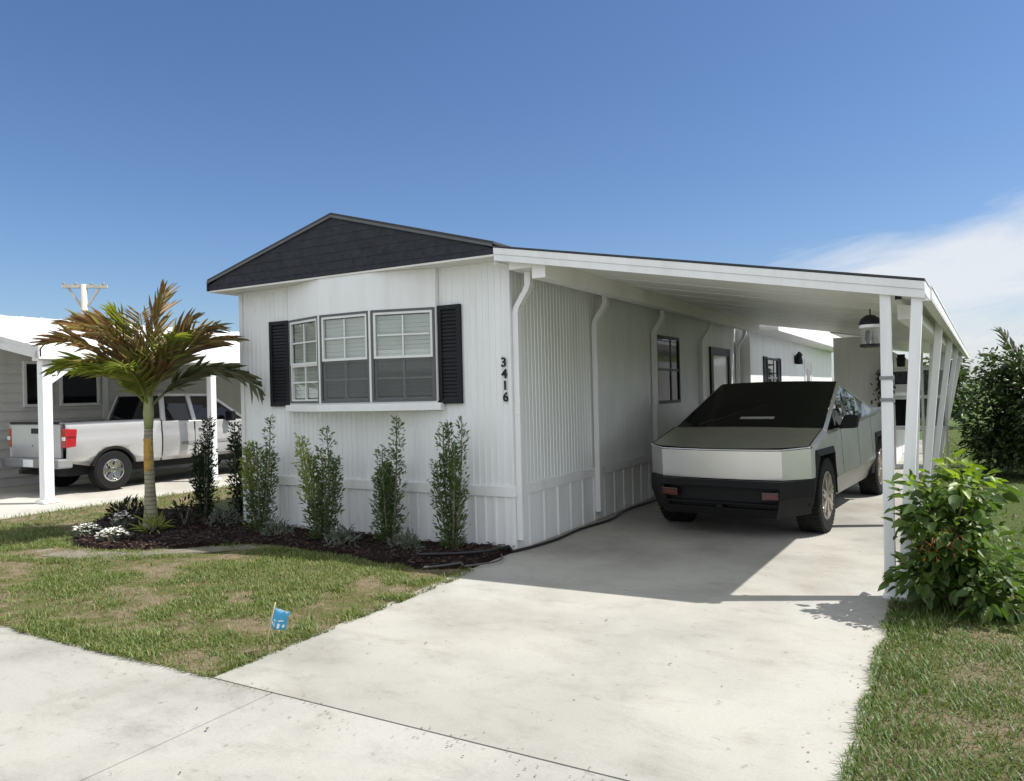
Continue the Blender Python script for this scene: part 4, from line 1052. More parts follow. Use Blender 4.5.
# cab upper: roof and pillars
b = MB()
b.hexa([(-.72, 2.14, 1.86), (.72, 2.14, 1.86), (.70, 3.45, 1.83), (-.70, 3.45, 1.83)], [(-.66, 2.22, 1.91), (.66, 2.22, 1.91), (.64, 3.25, 1.905), (-.64, 3.25, 1.905)])
b.build('cab_roof', 'silver_paint', pk, bevel=.02)
for s in (1, -1):
    b = MB()
    for (p, q, wd) in (((.95, 2.05, 1.32), (.73, 2.17, 1.88), .10), ((.955, 2.80, 1.31), (.735, 2.80, 1.88), .10), ((.94, 4.18, 1.28), (.71, 3.42, 1.85), .07), ((.735, 2.15, 1.87), (.715, 3.45, 1.85), .06)):
        b.bar((s*p[0], p[1], p[2]), (s*q[0], q[1], q[2]), wd, .06, up=(s*1, 0, .3))
    b.build('pillar', 'silver_paint', pk, bevel=.012)
    b = MB(); b.v = [(s*.935, 2.07, 1.32), (s*.94, 2.80, 1.315), (s*.725, 2.80, 1.87), (s*.725, 2.18, 1.87)]; b.f = [(0, 1, 2, 3)]; b.build('rear_side_window', 'dark_glass', pk)
    b = MB(); b.v = [(s*.94, 2.81, 1.315), (s*.93, 4.15, 1.285), (s*.705, 3.43, 1.84), (s*.725, 2.81, 1.87)]; b.f = [(0, 1, 2, 3)]; b.build('front_side_window', 'dark_glass', pk)
    b = MB(); b.box((s*.98, 3.62, 1.26), (s*1.20, 3.74, 1.48)); b.build('mirror', 'black_plastic', pk, bevel=.02)
    b = MB(); b.box((s*.999, 2.45, .80), (s*1.012, 3.95, .86)); b.build('door_moulding', 'grey_plastic', pk)
    b = MB(); b.box((s*.985, 2.90, 1.08), (s*1.02, 3.05, 1.12)); b.build('door_handle', 'grey_plastic', pk)
    b = MB(); b.box((s*.97, 2.79, .56), (s*1.006, 2.802, 1.28)); b.build('door_gap', 'black_metal', pk)
    # tail lamp, wrapped round the corner
    b = MB(); b.hexa([(s*.86, -.03, .90), (s*1.008, -.02, .90), (s*1.012, .17, .92), (s*.86, .17, .92)], [(s*.86, -.03, 1.27), (s*.992, -.02, 1.27), (s*.994, .21, 1.25), (s*.86, .21, 1.25)]); tl = b.build('tail_lamp', 'red_lens', pk, bevel=.015)
    b = MB(); b.box((s*.90, -.036, 1.04), (s*1.0, -.028, 1.11)); b.build('reverse_lens', 'headlight_white', tl)
    b = MB(); b.hexa([(s*1.0, .0, 1.10), (s*1.0, .0, 1.112), (s*1.0, .16, 1.112), (s*1.0, .16, 1.10)], [(s*1.012, .0, 1.10), (s*1.01, .0, 1.112), (s*1.01, .18, 1.112), (s*1.012, .18, 1.10)]); b.build('lens_rib', 'dim_red', tl)
    for c in (a1, a2):
        b = MB(); x0, x1 = s*.72, s*.985; xo = lambda t: x0+(x1-x0)*t
        b.lathe([(.22, xo(.05)), (.36, xo(0)), (.395, xo(.08)), (.40, xo(.2)), (.40, xo(.8)), (.395, xo(.92)), (.36, xo(1)), (.23, xo(1)), (.22, xo(.95)), (.22, xo(.05))], (0, c, .40), 'x', 36)
        ty = b.build('wheel', 'rubber', pk, smooth=False)
        b = MB(); b.lathe([(.222, xo(.96)), (.205, xo(.97)), (.19, xo(.75)), (0, xo(.72))], (0, c, .40), 'x', 28)
        for k in range(6):
            a = 2*PI*k/6
            b.bar((xo(.9), c+.03*math.cos(a), .40+.03*math.sin(a)), (xo(.95), c+.205*math.cos(a), .40+.205*math.sin(a)), .07, .03, up=(1, 0, 0))
        b.lathe([(0, xo(.99)), (.05, xo(.98)), (.06, xo(.9))], (0, c, .40), 'x', 16)
        b.build('rim', 'chrome', ty)
        b = MB(); pr_ = rarch(c, .475, .52, 14); pi_ = rarch(c, .43, .52, 14)
        for i in range(14):
            b.hexa([(s*.88, *pr_[i]), (s*.88, *pr_[i+1]), (s*.88, *pi_[i+1]), (s*.88, *pi_[i])], [(s*1.006, *pr_[i]), (s*1.006, *pr_[i+1]), (s*1.012, *pi_[i+1]), (s*1.012, *pi_[i])])
        b.build('arch_trim', 'black_plastic', pk)
b = MB(); b.v = [(-.93, 4.2, 1.28), (.93, 4.2, 1.28), (.70, 3.45, 1.84), (-.70, 3.45, 1.84)]; b.f = [(0, 1, 2, 3)]; b.build('windshield', 'dark_glass', pk)
b = MB(); b.v = [(-.86, 2.03, 1.34), (.86, 2.03, 1.34), (.68, 2.14, 1.86), (-.68, 2.14, 1.86)]; b.f = [(0, 1, 2, 3)]; b.build('rear_window', 'dark_glass', pk)
b = MB(); b.hexa([(-.95, 2.0, .55), (.95, 2.0, .55), (.95, 2.05, .55), (-.95, 2.05, .55)], [(-.93, 2.0, 1.33), (.93, 2.0, 1.33), (.93, 2.05, 1.33), (-.93, 2.05, 1.33)]); b.build('cab_back', 'silver_paint', pk)
b = MB(); b.box((-.93, 4.2, 1.20), (.93, 5.45, 1.26)); b.build('hood', 'silver_paint', pk, bevel=.04)
b = MB(); b.box((-.85, -.035, .70), (.85, .02, 1.345)); b.box((-.86, -.05, 1.346), (.86, .05, 1.385)); tg = b.build('tailgate', 'silver_paint', pk, bevel=.012)
b = MB(); b.box((-.855, -.056, 1.352), (.855, .055, 1.395)); b.build('tailgate_cap', 'black_plastic', tg)
b = MB(); b.box((-.12, -.045, 1.17), (.12, -.034, 1.27)); b.build('latch', 'black_metal', tg)
b = MB(); b.box((-.12, -.042, .92), (-.06, -.034, .95)); b.build('badge', 'chrome', tg)
b = MB(); b.box((-.99, -.17, .52), (.99, .12, .70)); b.build('bumper', 'grey_plastic', pk, bevel=.03)
b = MB(); b.box((-.17, -.178, .54), (.17, -.17, .68)); b.build('licence_plate', 'white_trim', pk)
b = MB(); b.box((-.05, -.32, .42), (.05, -.0, .50)); b.build('tow_hitch', 'black_metal', pk)
b = MB(); b.box((-.8, .1, .35), (.8, 5.3, .85)); b.box((-.92, .04, .8), (.92, 1.98, .86)); b.box((-.9, 2.05, .5), (.9, 4.2, 1.25)); b.box((-.9, 5.2, .5), (.9, 5.48, 1.15)); b.build('underbody', 'black_metal', pk)

# ------------------------------------------------------------------ neighbour house + carport
nx = (-13.2, 0, 0)
nb = thing('neighbour_house', 'white sided house with white roof and open carport on the left', 'house', nx)
NX = -13.2
b = MB(); b.keep = True      # lap siding facing +x
z = 0
while z < 3.0:
    b.add([(NX+.034, .6, z), (NX+.034, 14, z), (NX+.004, 14, z+.2), (NX+.004, .6, z+.2)], [(0, 1, 2, 3)]); b.add([(NX+.004, .6, z), (NX+.034, .6, z), (NX+.034, 14, z), (NX+.004, 14, z)], [(0, 1, 2, 3)]); z += .2
b.build('side_wall', 'nb_siding', nb, shift=nx)
b = MB(); b.box((-18.2, .6, 0), (NX, 14, 2.75)); b.build('wall', 'nb_siding', nb, shift=nx)
# roof
ze, zrg, xe, xg = 2.62, 3.72, -9.45, -14.9
b = MB(); b.hexa([(xe, .1, ze), (xe, 14.3, ze), (xg, 14.3, zrg), (xg, .1, zrg)], [(xe, .1, ze+.10), (xe, 14.3, ze+.10), (xg, 14.3, zrg+.1), (xg, .1, zrg+.1)])
b.hexa([(xg, .1, zrg), (xg, 14.3, zrg), (-19, 14.3, ze), (-19, .1, ze)], [(xg, .1, zrg+.1), (xg, 14.3, zrg+.1), (-19, 14.3, ze+.1), (-19, .1, ze+.1)])
b.build('roof', 'roof_white', nb, shift=nx)
b = MB(); y = .35
while y < 14.2:
    b.hexa([(xe, y, ze+.098), (xe, y+.03, ze+.098), (xg, y+.03, zrg+.098), (xg, y, zrg+.098)], [(xe, y, ze+.118), (xe, y+.03, ze+.118), (xg, y+.03, zrg+.118), (xg, y, zrg+.118)]); y += .45
b.build('roof_seam', 'roof_white', nb, shift=nx)
b = MB(); b.box((xe-.02, .06, ze-.10), (xe+.03, 14.3, ze+.105)); b.build('eave_fascia', 'roof_white', nb, shift=nx, bevel=.01)
b = MB(); b.hexa([(xe+.03, .05, ze-.06), (xe+.03, .095, ze-.06), (xg, .095, zrg-.06), (xg, .05, zrg-.06)], [(xe+.03, .05, ze+.115), (xe+.03, .095, ze+.115), (xg, .095, zrg+.115), (xg, .05, zrg+.115)])
b.hexa([(xe-.03, .02, ze-.08), (xe-.03, .049, ze-.08), (xe-2.2, .049, ze+.33), (xe-2.2, .02, ze+.33)], [(xe-.03, .02, ze+.04), (xe-.03, .049, ze+.04), (xe-2.2, .049, ze+.45), (xe-2.2, .02, ze+.45)])
b.build('gable_fascia', 'nb_siding', nb, shift=nx)
for (y0, y1) in ((1.78, 2.28), (2.55, 3.35)):
    T = local((NX+.035, y0, 1.74), (0, 1, 0), (1, 0, 0)); wd = y1-y0
    b = MB(); frame(b, T, -.06, wd+.06, -.06, .94, .06, -.01, .04); win = b.build('window', 'white_trim', nb, shift=nx)
    b = MB(); lbox(b, T, 0, wd, .0, .012, .0, .88); b.build('pane', 'tint_glass', win, shift=nx)
b = MB(); b.box((NX+.023, 3.5, 0), (NX+.06, 3.62, 2.7)); b.build('trim_board', 'white_trim', nb, shift=nx); b = MB(); b.box((NX+.023, 8.2, 0), (NX+.05, 9.1, 2.1)); b.build('door', 'white_trim', nb, shift=nx)
for (y, wd) in ((.24, .17), (3.72, .14), (7.4, .14), (11, .14)):
    b = MB(); b.box((-9.6-wd/2, y-wd/2, 0), (-9.6+wd/2, y+wd/2, 2.53)); b.box((-9.6-wd/2-.05, y-wd/2-.05, 0), (-9.6+wd/2+.05, y+wd/2+.05, .06)); b.box((-9.6-wd/2+.02, y+wd/2, 2.25), (-9.6+wd/2-.02, y+wd/2+.1, 2.45))
    ps = b.build('carport_post', 'post_white', nb, shift=nx, bevel=.01)
b = MB(); b.bar((-9.6, .30, 2.12), (-9.6, .85, 2.52), .09, .09); b.build('post_brace', 'post_white', nb, shift=nx, bevel=.006)
b = MB(); b.box((-9.72, .1, 2.50), (-9.50, 14.2, 2.62)); b.build('carport_beam', 'roof_white', nb, shift=nx)
# grey bin by the tailgate
b = MB(); b.hexa([(-12.55, .15, 0), (-12.1, .15, 0), (-12.1, .55, 0), (-12.55, .55, 0)], [(-12.6, .1, .86), (-12.05, .1, .86), (-12.05, .6, .86), (-12.6, .6, .86)])
bn = thing('grey_bin', 'grey lidded bin at the far left beside the silver pickup', 'bin', (-12.3, .35, 0)); b.build('body', 'grey_plastic', bn, shift=(-12.3, .35, 0), bevel=.03)
b = MB(); b.hexa([(-12.62, .08, .865), (-12.03, .08, .865), (-12.03, .62, .865), (-12.62, .62, .865)], [(-12.58, .12, .93), (-12.07, .12, .93), (-12.07, .58, .93), (-12.58, .58, .93)]); b.build('lid', 'grey_plastic', bn, shift=(-12.3, .35, 0), bevel=.01)

# utility pole
px = (-24.0, 9.58, 0)
up_ = thing('utility_pole', 'weathered utility pole with short crossarm rising behind the white roof', 'utility pole', px)
b = MB(); b.tube([(px[0], px[1], 0), (px[0], px[1], 6.2)], [.14, .11], 12); b.build('pole', 'pole_grey', up_, shift=px, smooth=True)
b = MB(); b.bar((px[0]-.55, px[1]-.5, 6.12), (px[0]+.6, px[1]+.55, 6.12), .12, .12); b.bar((px[0]-.4, px[1]-.35, 6.05), (px[0]-.04, px[1]-.04, 5.3), .07, .07); b.bar((px[0]+.4, px[1]+.35, 6.05), (px[0]+.04, px[1]+.04, 5.3), .07, .07); b.build('crossarm', 'pole_grey', up_, shift=px)
b = MB()
for k in (-.5, -.2, .2, .5): b = MB(); b.lathe([(0, 6.185), (.05, 6.185), (.06, 6.22), (.03, 6.27), (0, 6.27)], (px[0]+k, px[1]+k*.92, 0), seg=8); b.build('insulator', 'grey_plastic', up_, shift=px)
b = MB(); b.lathe([(0, 4.5), (.2, 4.5), (.2, 5.05), (0, 5.08)], (px[0]+.1, px[1]-.32, 0), seg=12)
b.build('transformer', 'grey_plastic', up_, shift=px)

# ------------------------------------------------------------------ palm
pb = np.array([-5.06, -.90, .03])
palm = thing('palm_tree', 'small palm with rust and green fronds beside the flower bed', 'palm', tuple(pb))
b = MB(); pth = [(0, .1), (.02, .085), (0, .0)]
prof = [(-.02, .0, .115), (0, .10, .098), (.005, .3, .078), (0, .6, .066), (-.01, .95, .061), (-.012, 1.2, .057), (.0, 1.36, .054)]
b.tube([pb+np.array((x, 0, z)) for x, z, r in prof], [r for x, z, r in prof], 16); tr = b.build('trunk', 'palm_bark', palm, shift=pb, smooth=True)
b = MB()
b.v = []
for z in np.linspace(.78, 1.22, 8):
    k = (z-.78)/.44; wa = 1.0+.5*math.sin(k*PI)+.3*math.sin(z*37)
    for a in np.linspace(-1.05-wa, -1.05+wa*.7, 7): b.v.append(tuple(pb+np.array((-.008+.0645*math.cos(a+.2), .0645*math.sin(a+.2), z))))
b.f = [(i*7+j, i*7+j+1, i*7+j+8, i*7+j+7) for i in range(7) for j in range(6)]
b.build('bark_patch', 'orange_bark', tr, shift=pb, smooth=True)
b = MB(); b.tube([pb+np.array(p) for p in ((0, 0, 1.35), (.005, 0, 1.55), (.01, 0, 1.75), (.015, 0, 1.95))], [.055, .067, .055, .035], 14); b.build('crownshaft', 'palm_shaft', palm, shift=pb, smooth=True)
def frond(az, el, length, curl, mat, seed, wmul=1., dens=36):
    rs = np.random.RandomState(seed); P0 = pb+np.array((.012, 0, 1.70+rs.uniform(-.12, .14)))
    pts = []; e = el; p = P0.copy(); n = 22
    for i in range(n+1):
        pts.append(p.copy()); t = i/n
        d = np.array((math.cos(az)*math.cos(e), math.sin(az)*math.cos(e), math.sin(e)))
        p = p+d*length/n; e -= curl/n*(.4+1.5*t)
    pts = np.array(pts)
    b = MB(); b.tube([tuple(q) for q in pts], [.018*(1-.85*i/n)+.002 for i in range(n+1)], 6)
    V, F = [np.array(b.v)], [np.array([f for f in b.f if len(f) == 4])]
    off = len(b.v)
    k = dens; PP = []; DD = []; LL = []; WW = []; UU = []
    for i in range(k):
        t = .16+.84*(i+.5)/k; q = t*n; i0 = min(n-1, int(q)); base = pts[i0]+(pts[i0+1]-pts[i0])*(q-i0)
        tg_ = pts[i0+1]-pts[i0]; tg_ /= np.linalg.norm(tg_); sd = np.cross(tg_, (0, 0, 1.)); sd /= (np.linalg.norm(sd)+1e-6); upn = np.cross(sd, tg_)
        ll = min(.50, length*.34)*(math.sin(PI*min(1, .16+t*.78))**.6)+.05
        for sgn in (1, -1):
            fwd = .55+.6*t
            d = sd*sgn+tg_*(fwd+.25)+upn*(.40+rs.normal(0, .25))+np.array((0, 0, -.25))*rs.rand()
            PP.append(base); DD.append(d+rs.normal(0, .09, 3)); LL.append(ll*rs.uniform(.75, 1.1)); WW.append(.0105*wmul*rs.uniform(.8, 1.2)); UU.append(upn)
    V2, F2 = leaf_arrays(np.array(PP), np.array(DD), np.array(UU), np.array(LL), np.array(WW), rs, .3, .28)
    V.append(V2); F.append(F2+off)
    npmesh('frond', np.concatenate(V), np.concatenate(F), mat, palm, shift=pb)
dg = math.radians
# azimuth: 150 = towards picture left, -30 = picture right (camera looks 30 deg left of +y)
FR = [(214, 58, 1.62, .92, 'palm_rust'), (203, 68, 1.66, .85, 'palm_rust'), (222, 50, 1.30, 1.0, 'palm_green'), (236, 74, 1.4, .7, 'palm_rust'), (192, 76, 1.5, .6, 'palm_rust'),
      (34, 87, 1.62, .20, 'palm_rust'), (214, 83, 1.40, .35, 'palm_green'), (60, 78, 1.35, .45, 'palm_rust'), (125, 72, 1.35, .7, 'palm_green'),
      (22, 68, 1.42, .85, 'palm_rust'), (34, 48, 1.72, 1.45, 'palm_dark'), (32, 60, 1.45, .9, 'palm_rust'), (350, 70, 1.25, .8, 'palm_green'),
      (275, 72, 1.15, .8, 'palm_rust'), (300, 60, 1.0, .9, 'palm_green'), (250, 56, 1.0, .9, 'palm_green'), (318, 78, 1.3, .5, 'palm_rust')]
for i, (a, e, ln, cu, mt) in enumerate(FR): frond(dg(a), dg(e), ln, dg(70)*cu, mt, 100+i)

# ------------------------------------------------------------------ shrubs
def column_shrub(x, y, h, spread, label, mat, seed, stems=6, dens=190, group='columnar shrubs along the front bed', thin=1., leaf=.05, mat2=None, lightside=0):
    rs = np.random.RandomState(seed); base = (x, y, .05)
    t = thing('columnar_shrub', label, 'shrub', base, group=group)
    b = MB(); PP = []; DD = []; LL = []
    for s in range(stems):
        a = 2*PI*s/stems+rs.uniform(-.4, .4); top = np.array((x+math.cos(a)*spread*rs.uniform(.25, 1.)*1.0, y+math.sin(a)*spread*.7*rs.uniform(.3, 1.), h*(rs.uniform(.55, 1.0) if s else 1.0)))
        p0 = np.array((x+math.cos(a)*.04, y+math.sin(a)*.03, .04)); c = (p0+top)/2+np.array((math.cos(a)*spread*.25, math.sin(a)*spread*.15, 0))
        pts = [(1-k)**2*p0+2*k*(1-k)*c+k*k*top for k in np.linspace(0, 1, 10)]
        b.tube([tuple(q) for q in pts], [.012*(1-.7*k)+.002 for k in np.linspace(0, 1, 10)], 5)
        nl = int(2.15*dens*rs.uniform(.75, 1.2)*h/1.45)
        for k in range(nl):
            u = rs.uniform(.015, 1.0)**.95; q = u*9; i0 = min(8, int(q)); p = pts[i0]+(pts[i0+1]-pts[i0])*(q-i0)
            rad = (.10*thin)*(1.15-.70*u)*rs.rand()**.6*(.6+.8*abs(math.sin(u*9+s*2.1))); aa = rs.uniform(0, 2*PI)
            p = p+np.array((math.cos(aa)*rad, math.sin(aa)*rad, rs.normal(0, .02)))
            PP.append(p); DD.append((math.cos(aa), math.sin(aa), rs.uniform(.3, 1.6))); LL.append(leaf*rs.uniform(.6, 1.25))
        # side sprigs
        for k in range(rs.randint(2, 5)):
            u = rs.uniform(.25, .8); p = pts[int(u*9)]; aa = rs.uniform(0, 2*PI); ln = rs.uniform(.08, .20)
            e = p+np.array((math.cos(aa)*ln, math.sin(aa)*ln*.8, ln*.9)); b.tube([tuple(p), tuple(e)], [.005, .002], 4)
            for j in range(14):
                q = p+(e-p)*rs.uniform(.3, 1.05); a3 = rs.uniform(0, 2*PI); PP.append(q); DD.append((math.cos(a3), math.sin(a3), rs.uniform(.2, 1.3))); LL.append(leaf*rs.uniform(.6, 1.1))
    b.build('stem', 'stem', t, shift=base, smooth=True)
    PP = np.array(PP); DD = np.array(DD); LL = np.array(LL); n = len(PP)
    V, F = leaf_arrays(PP, DD, rs.normal(0, .5, (n, 3))+np.array((0, 0, 1.)), LL, LL*rs.uniform(.32, .5, n), rs)
    sel = np.ones(n, bool)
    if mat2:
        sel = ~((PP[:, 2] > h*.38) & (PP[:, 0] < x+.03) & (rs.rand(n) < .92))  # upper left leaves take a brighter colour that imitates sunlight
    f2 = np.concatenate([sel, sel])
    npmesh('foliage', V, F[f2], mat, t, shift=base)
    if mat2: npmesh('lit_foliage', V, F[~f2], mat2, t, shift=base)
    return t
column_shrub(-3.55, -.40, 1.50, .30, 'shrub nearest the left corner of the white wall, its left coloured yellow green as if sunlit', 'leaf_column', 1, 8, 150, thin=.95, mat2='leaf_column_lit')
column_shrub(-2.34, -.52, 1.38, .38, 'widest front shrub with left leaves coloured as if sunlit, below the left part of the bay', 'leaf_column', 2, 9, 165, mat2='leaf_column_lit')
column_shrub(-1.46, -.36, 1.48, .18, 'upright green shrub below the middle of the bay window with a bare side shoot', 'leaf_column', 3, 5, 300, thin=1.15, leaf=.045)
column_shrub(-.60, -.34, 1.46, .20, 'shrub nearest the driveway corner, standing below the right black shutter', 'leaf_column', 14, 6, 210, thin=.9)
column_shrub(-5.20, .05, 1.48, .13, 'dark narrow shrub between the palm and the silver pickup cab', 'leaf_dark', 5, 6, 230, thin=1.1)
column_shrub(-4.70, .30, 1.40, .20, 'dark leggy shrub close to the left corner of the white house', 'leaf_dark', 6, 7, 150, thin=1.2, leaf=.06)

def low_clump(name, label, cat, x, y, r, h, mat, seed, n=260, leaf=.06, wid=.3, group=None, petals=0):
    rs = np.random.RandomState(seed); base = (x, y, .05)
    t = thing(name, label, cat, base, group=group)
    th = rs.uniform(0, 2*PI, n); ph = np.arccos(rs.uniform(0, 1, n)); rad = rs.uniform(.35, 1, n)**.5
    dirs = np.stack([np.sin(ph)*np.cos(th), np.sin(ph)*np.sin(th), np.cos(ph)], 1)
    lump = 1+.25*np.sin(th*3+seed)
    P = dirs*rad[:, None]*np.array([r, r*.9, h])*lump[:, None]+np.array(base)
    LL = leaf*rs.uniform(.6, 1.3, n)
    V, F = leaf_arrays(P, dirs+rs.normal(0, .5, (n, 3))+np.array((0, 0, .3)), rs.normal(0, .6, (n, 3))+np.array((0, 0, 1.)), LL, LL*wid, rs)
    npmesh('foliage', V, F, mat, t, shift=base)
    b = MB()
    for k in range(7):
        a = rs.uniform(0, 2*PI); b.tube([(x, y, .03), (x+math.cos(a)*r*.5, y+math.sin(a)*r*.5, .05+h*.75)], [.006, .003], 5)
    b.build('stem', 'stem', t, shift=base)
    if petals:
        PP = []; DD = []
        for k in range(petals):
            u = rs.rand()**.5; a = rs.uniform(0, 2*PI); c = np.array((x+math.cos(a)*r*u, y+math.sin(a)*r*u*.9, .05+h*(1.12-.5*u*u)+rs.normal(0, .015)))
            for j in range(6):
                a2 = 2*PI*j/6+rs.rand(); PP.append(c); DD.append((math.cos(a2), math.sin(a2), .35+rs.normal(0, .2)))
        n = len(PP); V, F = leaf_arrays(np.array(PP), np.array(DD), np.tile((0, 0, 1.), (n, 1)), rs.uniform(.022, .038, n), rs.uniform(.018, .028, n), rs, .05, .1)
        npmesh('blossom', V, F, 'petal', t, shift=base)
    return t
gg = 'low silver grey plants in the mulch bed'
low_clump('silver_plant', 'low grey plant at the left house corner, below the dark leggy shrub', 'plant', -4.40, -.28, .22, .22, 'leaf_grey', 31, group=gg)
low_clump('silver_plant', 'low grey plant between the leftmost and second shrub on the white wall', 'plant', -3.02, -.62, .20, .19, 'leaf_grey', 32, group=gg)
low_clump('silver_plant', 'low grey plant in front of the gap under the bay window middle', 'plant', -1.86, -.72, .20, .20, 'leaf_grey', 33, group=gg)
low_clump('silver_plant', 'low grey plant left of the shrub nearest the driveway', 'plant', -1.02, -.62, .18, .18, 'leaf_grey', 34, group=gg)
gf = 'white flowering plants around the palm'
low_clump('white_flower', 'leftmost white flowering clump in the round end of the bed', 'flowers', -5.35, -1.60, .17, .13, 'leaf_grey', 35, 100, petals=55, group=gf)
low_clump('white_flower', 'largest white flowering clump in front of the palm trunk', 'flowers', -4.70, -1.66, .19, .13, 'leaf_grey', 36, 130, petals=80, group=gf)
low_clump('white_flower', 'small white flowering clump behind the larger one, left of the palm trunk', 'flowers', -5.35, -1.12, .17, .20, 'leaf_grey', 37, 110, petals=34, group=gf)
low_clump('maroon_plant', 'dark maroon leaved plant left of the palm trunk', 'plant', -6.05, -.55, .28, .26, 'leaf_maroon', 38, 240, .09, .35)
low_clump('maroon_plant', 'small dark maroon plant just right of the palm trunk', 'plant', -4.85, -.55, .16, .34, 'leaf_maroon', 39, 110, .09, .35)
low_clump('grassy_tuft', 'pale green tuft at the right foot of the palm', 'plant', -4.85, -1.02, .14, .16, 'palm_green', 41, 60, .16, .12)

# hibiscus-like bush at the driveway edge
def leafy_bush(name, label, cat, x, y, r, h, mat, seed, n, leaf, wid, mat2=None, blobs=9, group=None, trunk=0):
    rs = np.random.RandomState(seed); base = (x, y, 0.)
    t = thing(name, label, cat, base, group=group)
    cs_ = []; b = MB()
    for k in range(blobs):
        a = rs.uniform(0, 2*PI); u = rs.rand()**.5*.75; z = rs.uniform(.10, .86)
        c = np.array((x+math.cos(a)*r*u*(1.15-.6*z), y+math.sin(a)*r*u*(1.15-.6*z), trunk+z*(h-trunk))); cs_.append((c, r*rs.uniform(.33, .5)))
    cs_.append((np.array((x, y, trunk+(h-trunk)*.84)), r*.36))
    for c, q in cs_:
        p0 = np.array((x+rs.normal(0, .03), y+rs.normal(0, .03), 0)); m_ = (p0+c)/2+np.array((0, 0, .15*h)) if trunk == 0 else np.array((x, y, trunk*1.1))
        b.tube([tuple(p0), tuple((p0+m_)/2+rs.normal(0, .01, 3)), tuple(m_), tuple(c)], [.014+trunk*.03, .012+trunk*.025, .010+trunk*.012, .004], 7)
    b.build('trunk' if trunk else 'stem', 'bark', t, shift=base, smooth=True)
    PP = []; DD = []
    for k in range(n):
        c, q = cs_[rs.randint(len(cs_))]; d = rs.normal(0, 1, 3); d /= np.linalg.norm(d)
        p = c+d*q*rs.uniform(.35, 1.12)*np.array((1, 1, .9)); 
        if p[2] < .04: p[2] = .04+rs.rand()*.1
        PP.append(p); DD.append(d*np.array((1, 1, .55))+np.array((0, 0, -.1))+rs.normal(0, .35, 3))
    PP = np.array(PP); DD = np.array(DD); LL = leaf*rs.uniform(.4, 1.25, n)
    V, F = leaf_arrays(PP, DD, rs.normal(0, .35, (n, 3))+np.array((0, 0, 1.)), LL, LL*wid*rs.uniform(.8, 1.2, n), rs, .18, .25)
    sel = np.ones(n, bool)
    if mat2: sel = ~((PP[:, 2] > h*.80) & (rs.rand(n) < .55))  # lighter leaf material for a share of the leaves near the top
    f2 = np.concatenate([sel, sel]); npmesh('foliage' if not trunk else 'crown', V, F[f2], mat, t, shift=base)
    if mat2: npmesh('upper_foliage', V, F[~f2], mat2, t, shift=base)
    return t
hb = leafy_bush('leafy_bush', 'glossy green bush with broad leaves at the driveway edge beside the front post', 'bush', 4.20, -.55, .50, 1.20, 'leaf_bush', 51, 1900, .112, .60, 'leaf_bush_light', 24)
rs = np.random.RandomState(5); n = 46
P = np.stack([rs.normal(4.08, .09, n), rs.normal(-1.02, .05, n), rs.normal(.60, .05, n)], 1)
V, F = leaf_arrays(P, rs.normal(0, 1, (n, 3))+np.array((0, -.4, 0)), np.tile((0, 0, 1.), (n, 1)), rs.uniform(.03, .07, n), rs.uniform(.006, .012, n), rs)
npmesh('dry_twig', V, F, 'leaf_rust', hb, shift=(4.20, -.55, 0))['kind'] = 'stuff'
leafy_bush('broadleaf_tree', 'dark dense broadleaf tree on the lawn right of the carport', 'tree', 5.45, 9.3, 1.05, 2.3, 'leaf_tree', 52, 13000, .11, .5, None, 34, trunk=.06)
leafy_bush('broadleaf_tree', 'dark tree at the right edge of the picture behind the lawn', 'tree', 6.75, 11.5, 1.1, 2.6, 'leaf_tree', 53, 9500, .12, .5, None, 30, trunk=.1)
# palm spear behind the dark tree
kp = np.array((5.45, 11.2, 0.)); t = thing('fan_palm', 'young palm with upright fronds rising behind the dark tree', 'palm', tuple(kp))
b = MB(); b.tube([tuple(kp), tuple(kp+np.array((0, 0, 1.6)))], [.08, .06], 10); b.build('trunk', 'palm_bark', t, shift=kp, smooth=True)
pb_save = pb; palm_save = palm; pb = kp-np.array((0, 0, .1)); palm = t
for i, (a, e, ln, cu) in enumerate(((150, 78, 1.15, .3), (40, 82, 1.0, .4), (200, 60, .9, .8))): frond(dg(a), dg(e), ln, dg(70)*cu, 'palm_dark', 300+i, 1.2, 22)
# far trees and houses so the horizon is closed
i = 0
for (x, y, r, h, lab) in ((9.5, 30, 2.0, 3.2, 'low round tree far behind the lawn on the right'), (3.9, 27, 1.6, 2.6, 'far green tree seen between the carport posts'), (14, 36, 3, 4.4, 'tall far tree beyond the pale house on the right'), (-24, 30, 2.4, 4.2, 'far tree behind the neighbour house roof')):
    leafy_bush('broadleaf_tree', lab, 'tree', x, y, r, h, 'leaf_tree', 60+i, 2200, .28, .5, None, 16, trunk=.6); i += 1
fx = (12.5, 22, 0); fh = thing('far_house', 'pale low house beyond the lawn at the right edge', 'house', fx)
b = MB(); b.box((8.6, 22, 0), (19, 27, 2.3)); b.build('wall', 'nb_siding', fh, shift=fx)
b = MB(); b.hexa([(8.3, 21.6, 2.3), (19.3, 21.6, 2.3), (19.3, 27.4, 2.3), (8.3, 27.4, 2.3)], [(9.5, 24.4, 3.1), (18, 24.4, 3.1), (18, 24.6, 3.1), (9.5, 24.6, 3.1)]); b.build('roof', 'roof_white', fh, shift=fx)
for x0 in (10.3, 14):
    b = MB(); b.box((x0, 21.97, .9), (x0+1.3, 22.02, 1.9)); b.build('window', 'dark_glass', fh, shift=fx)
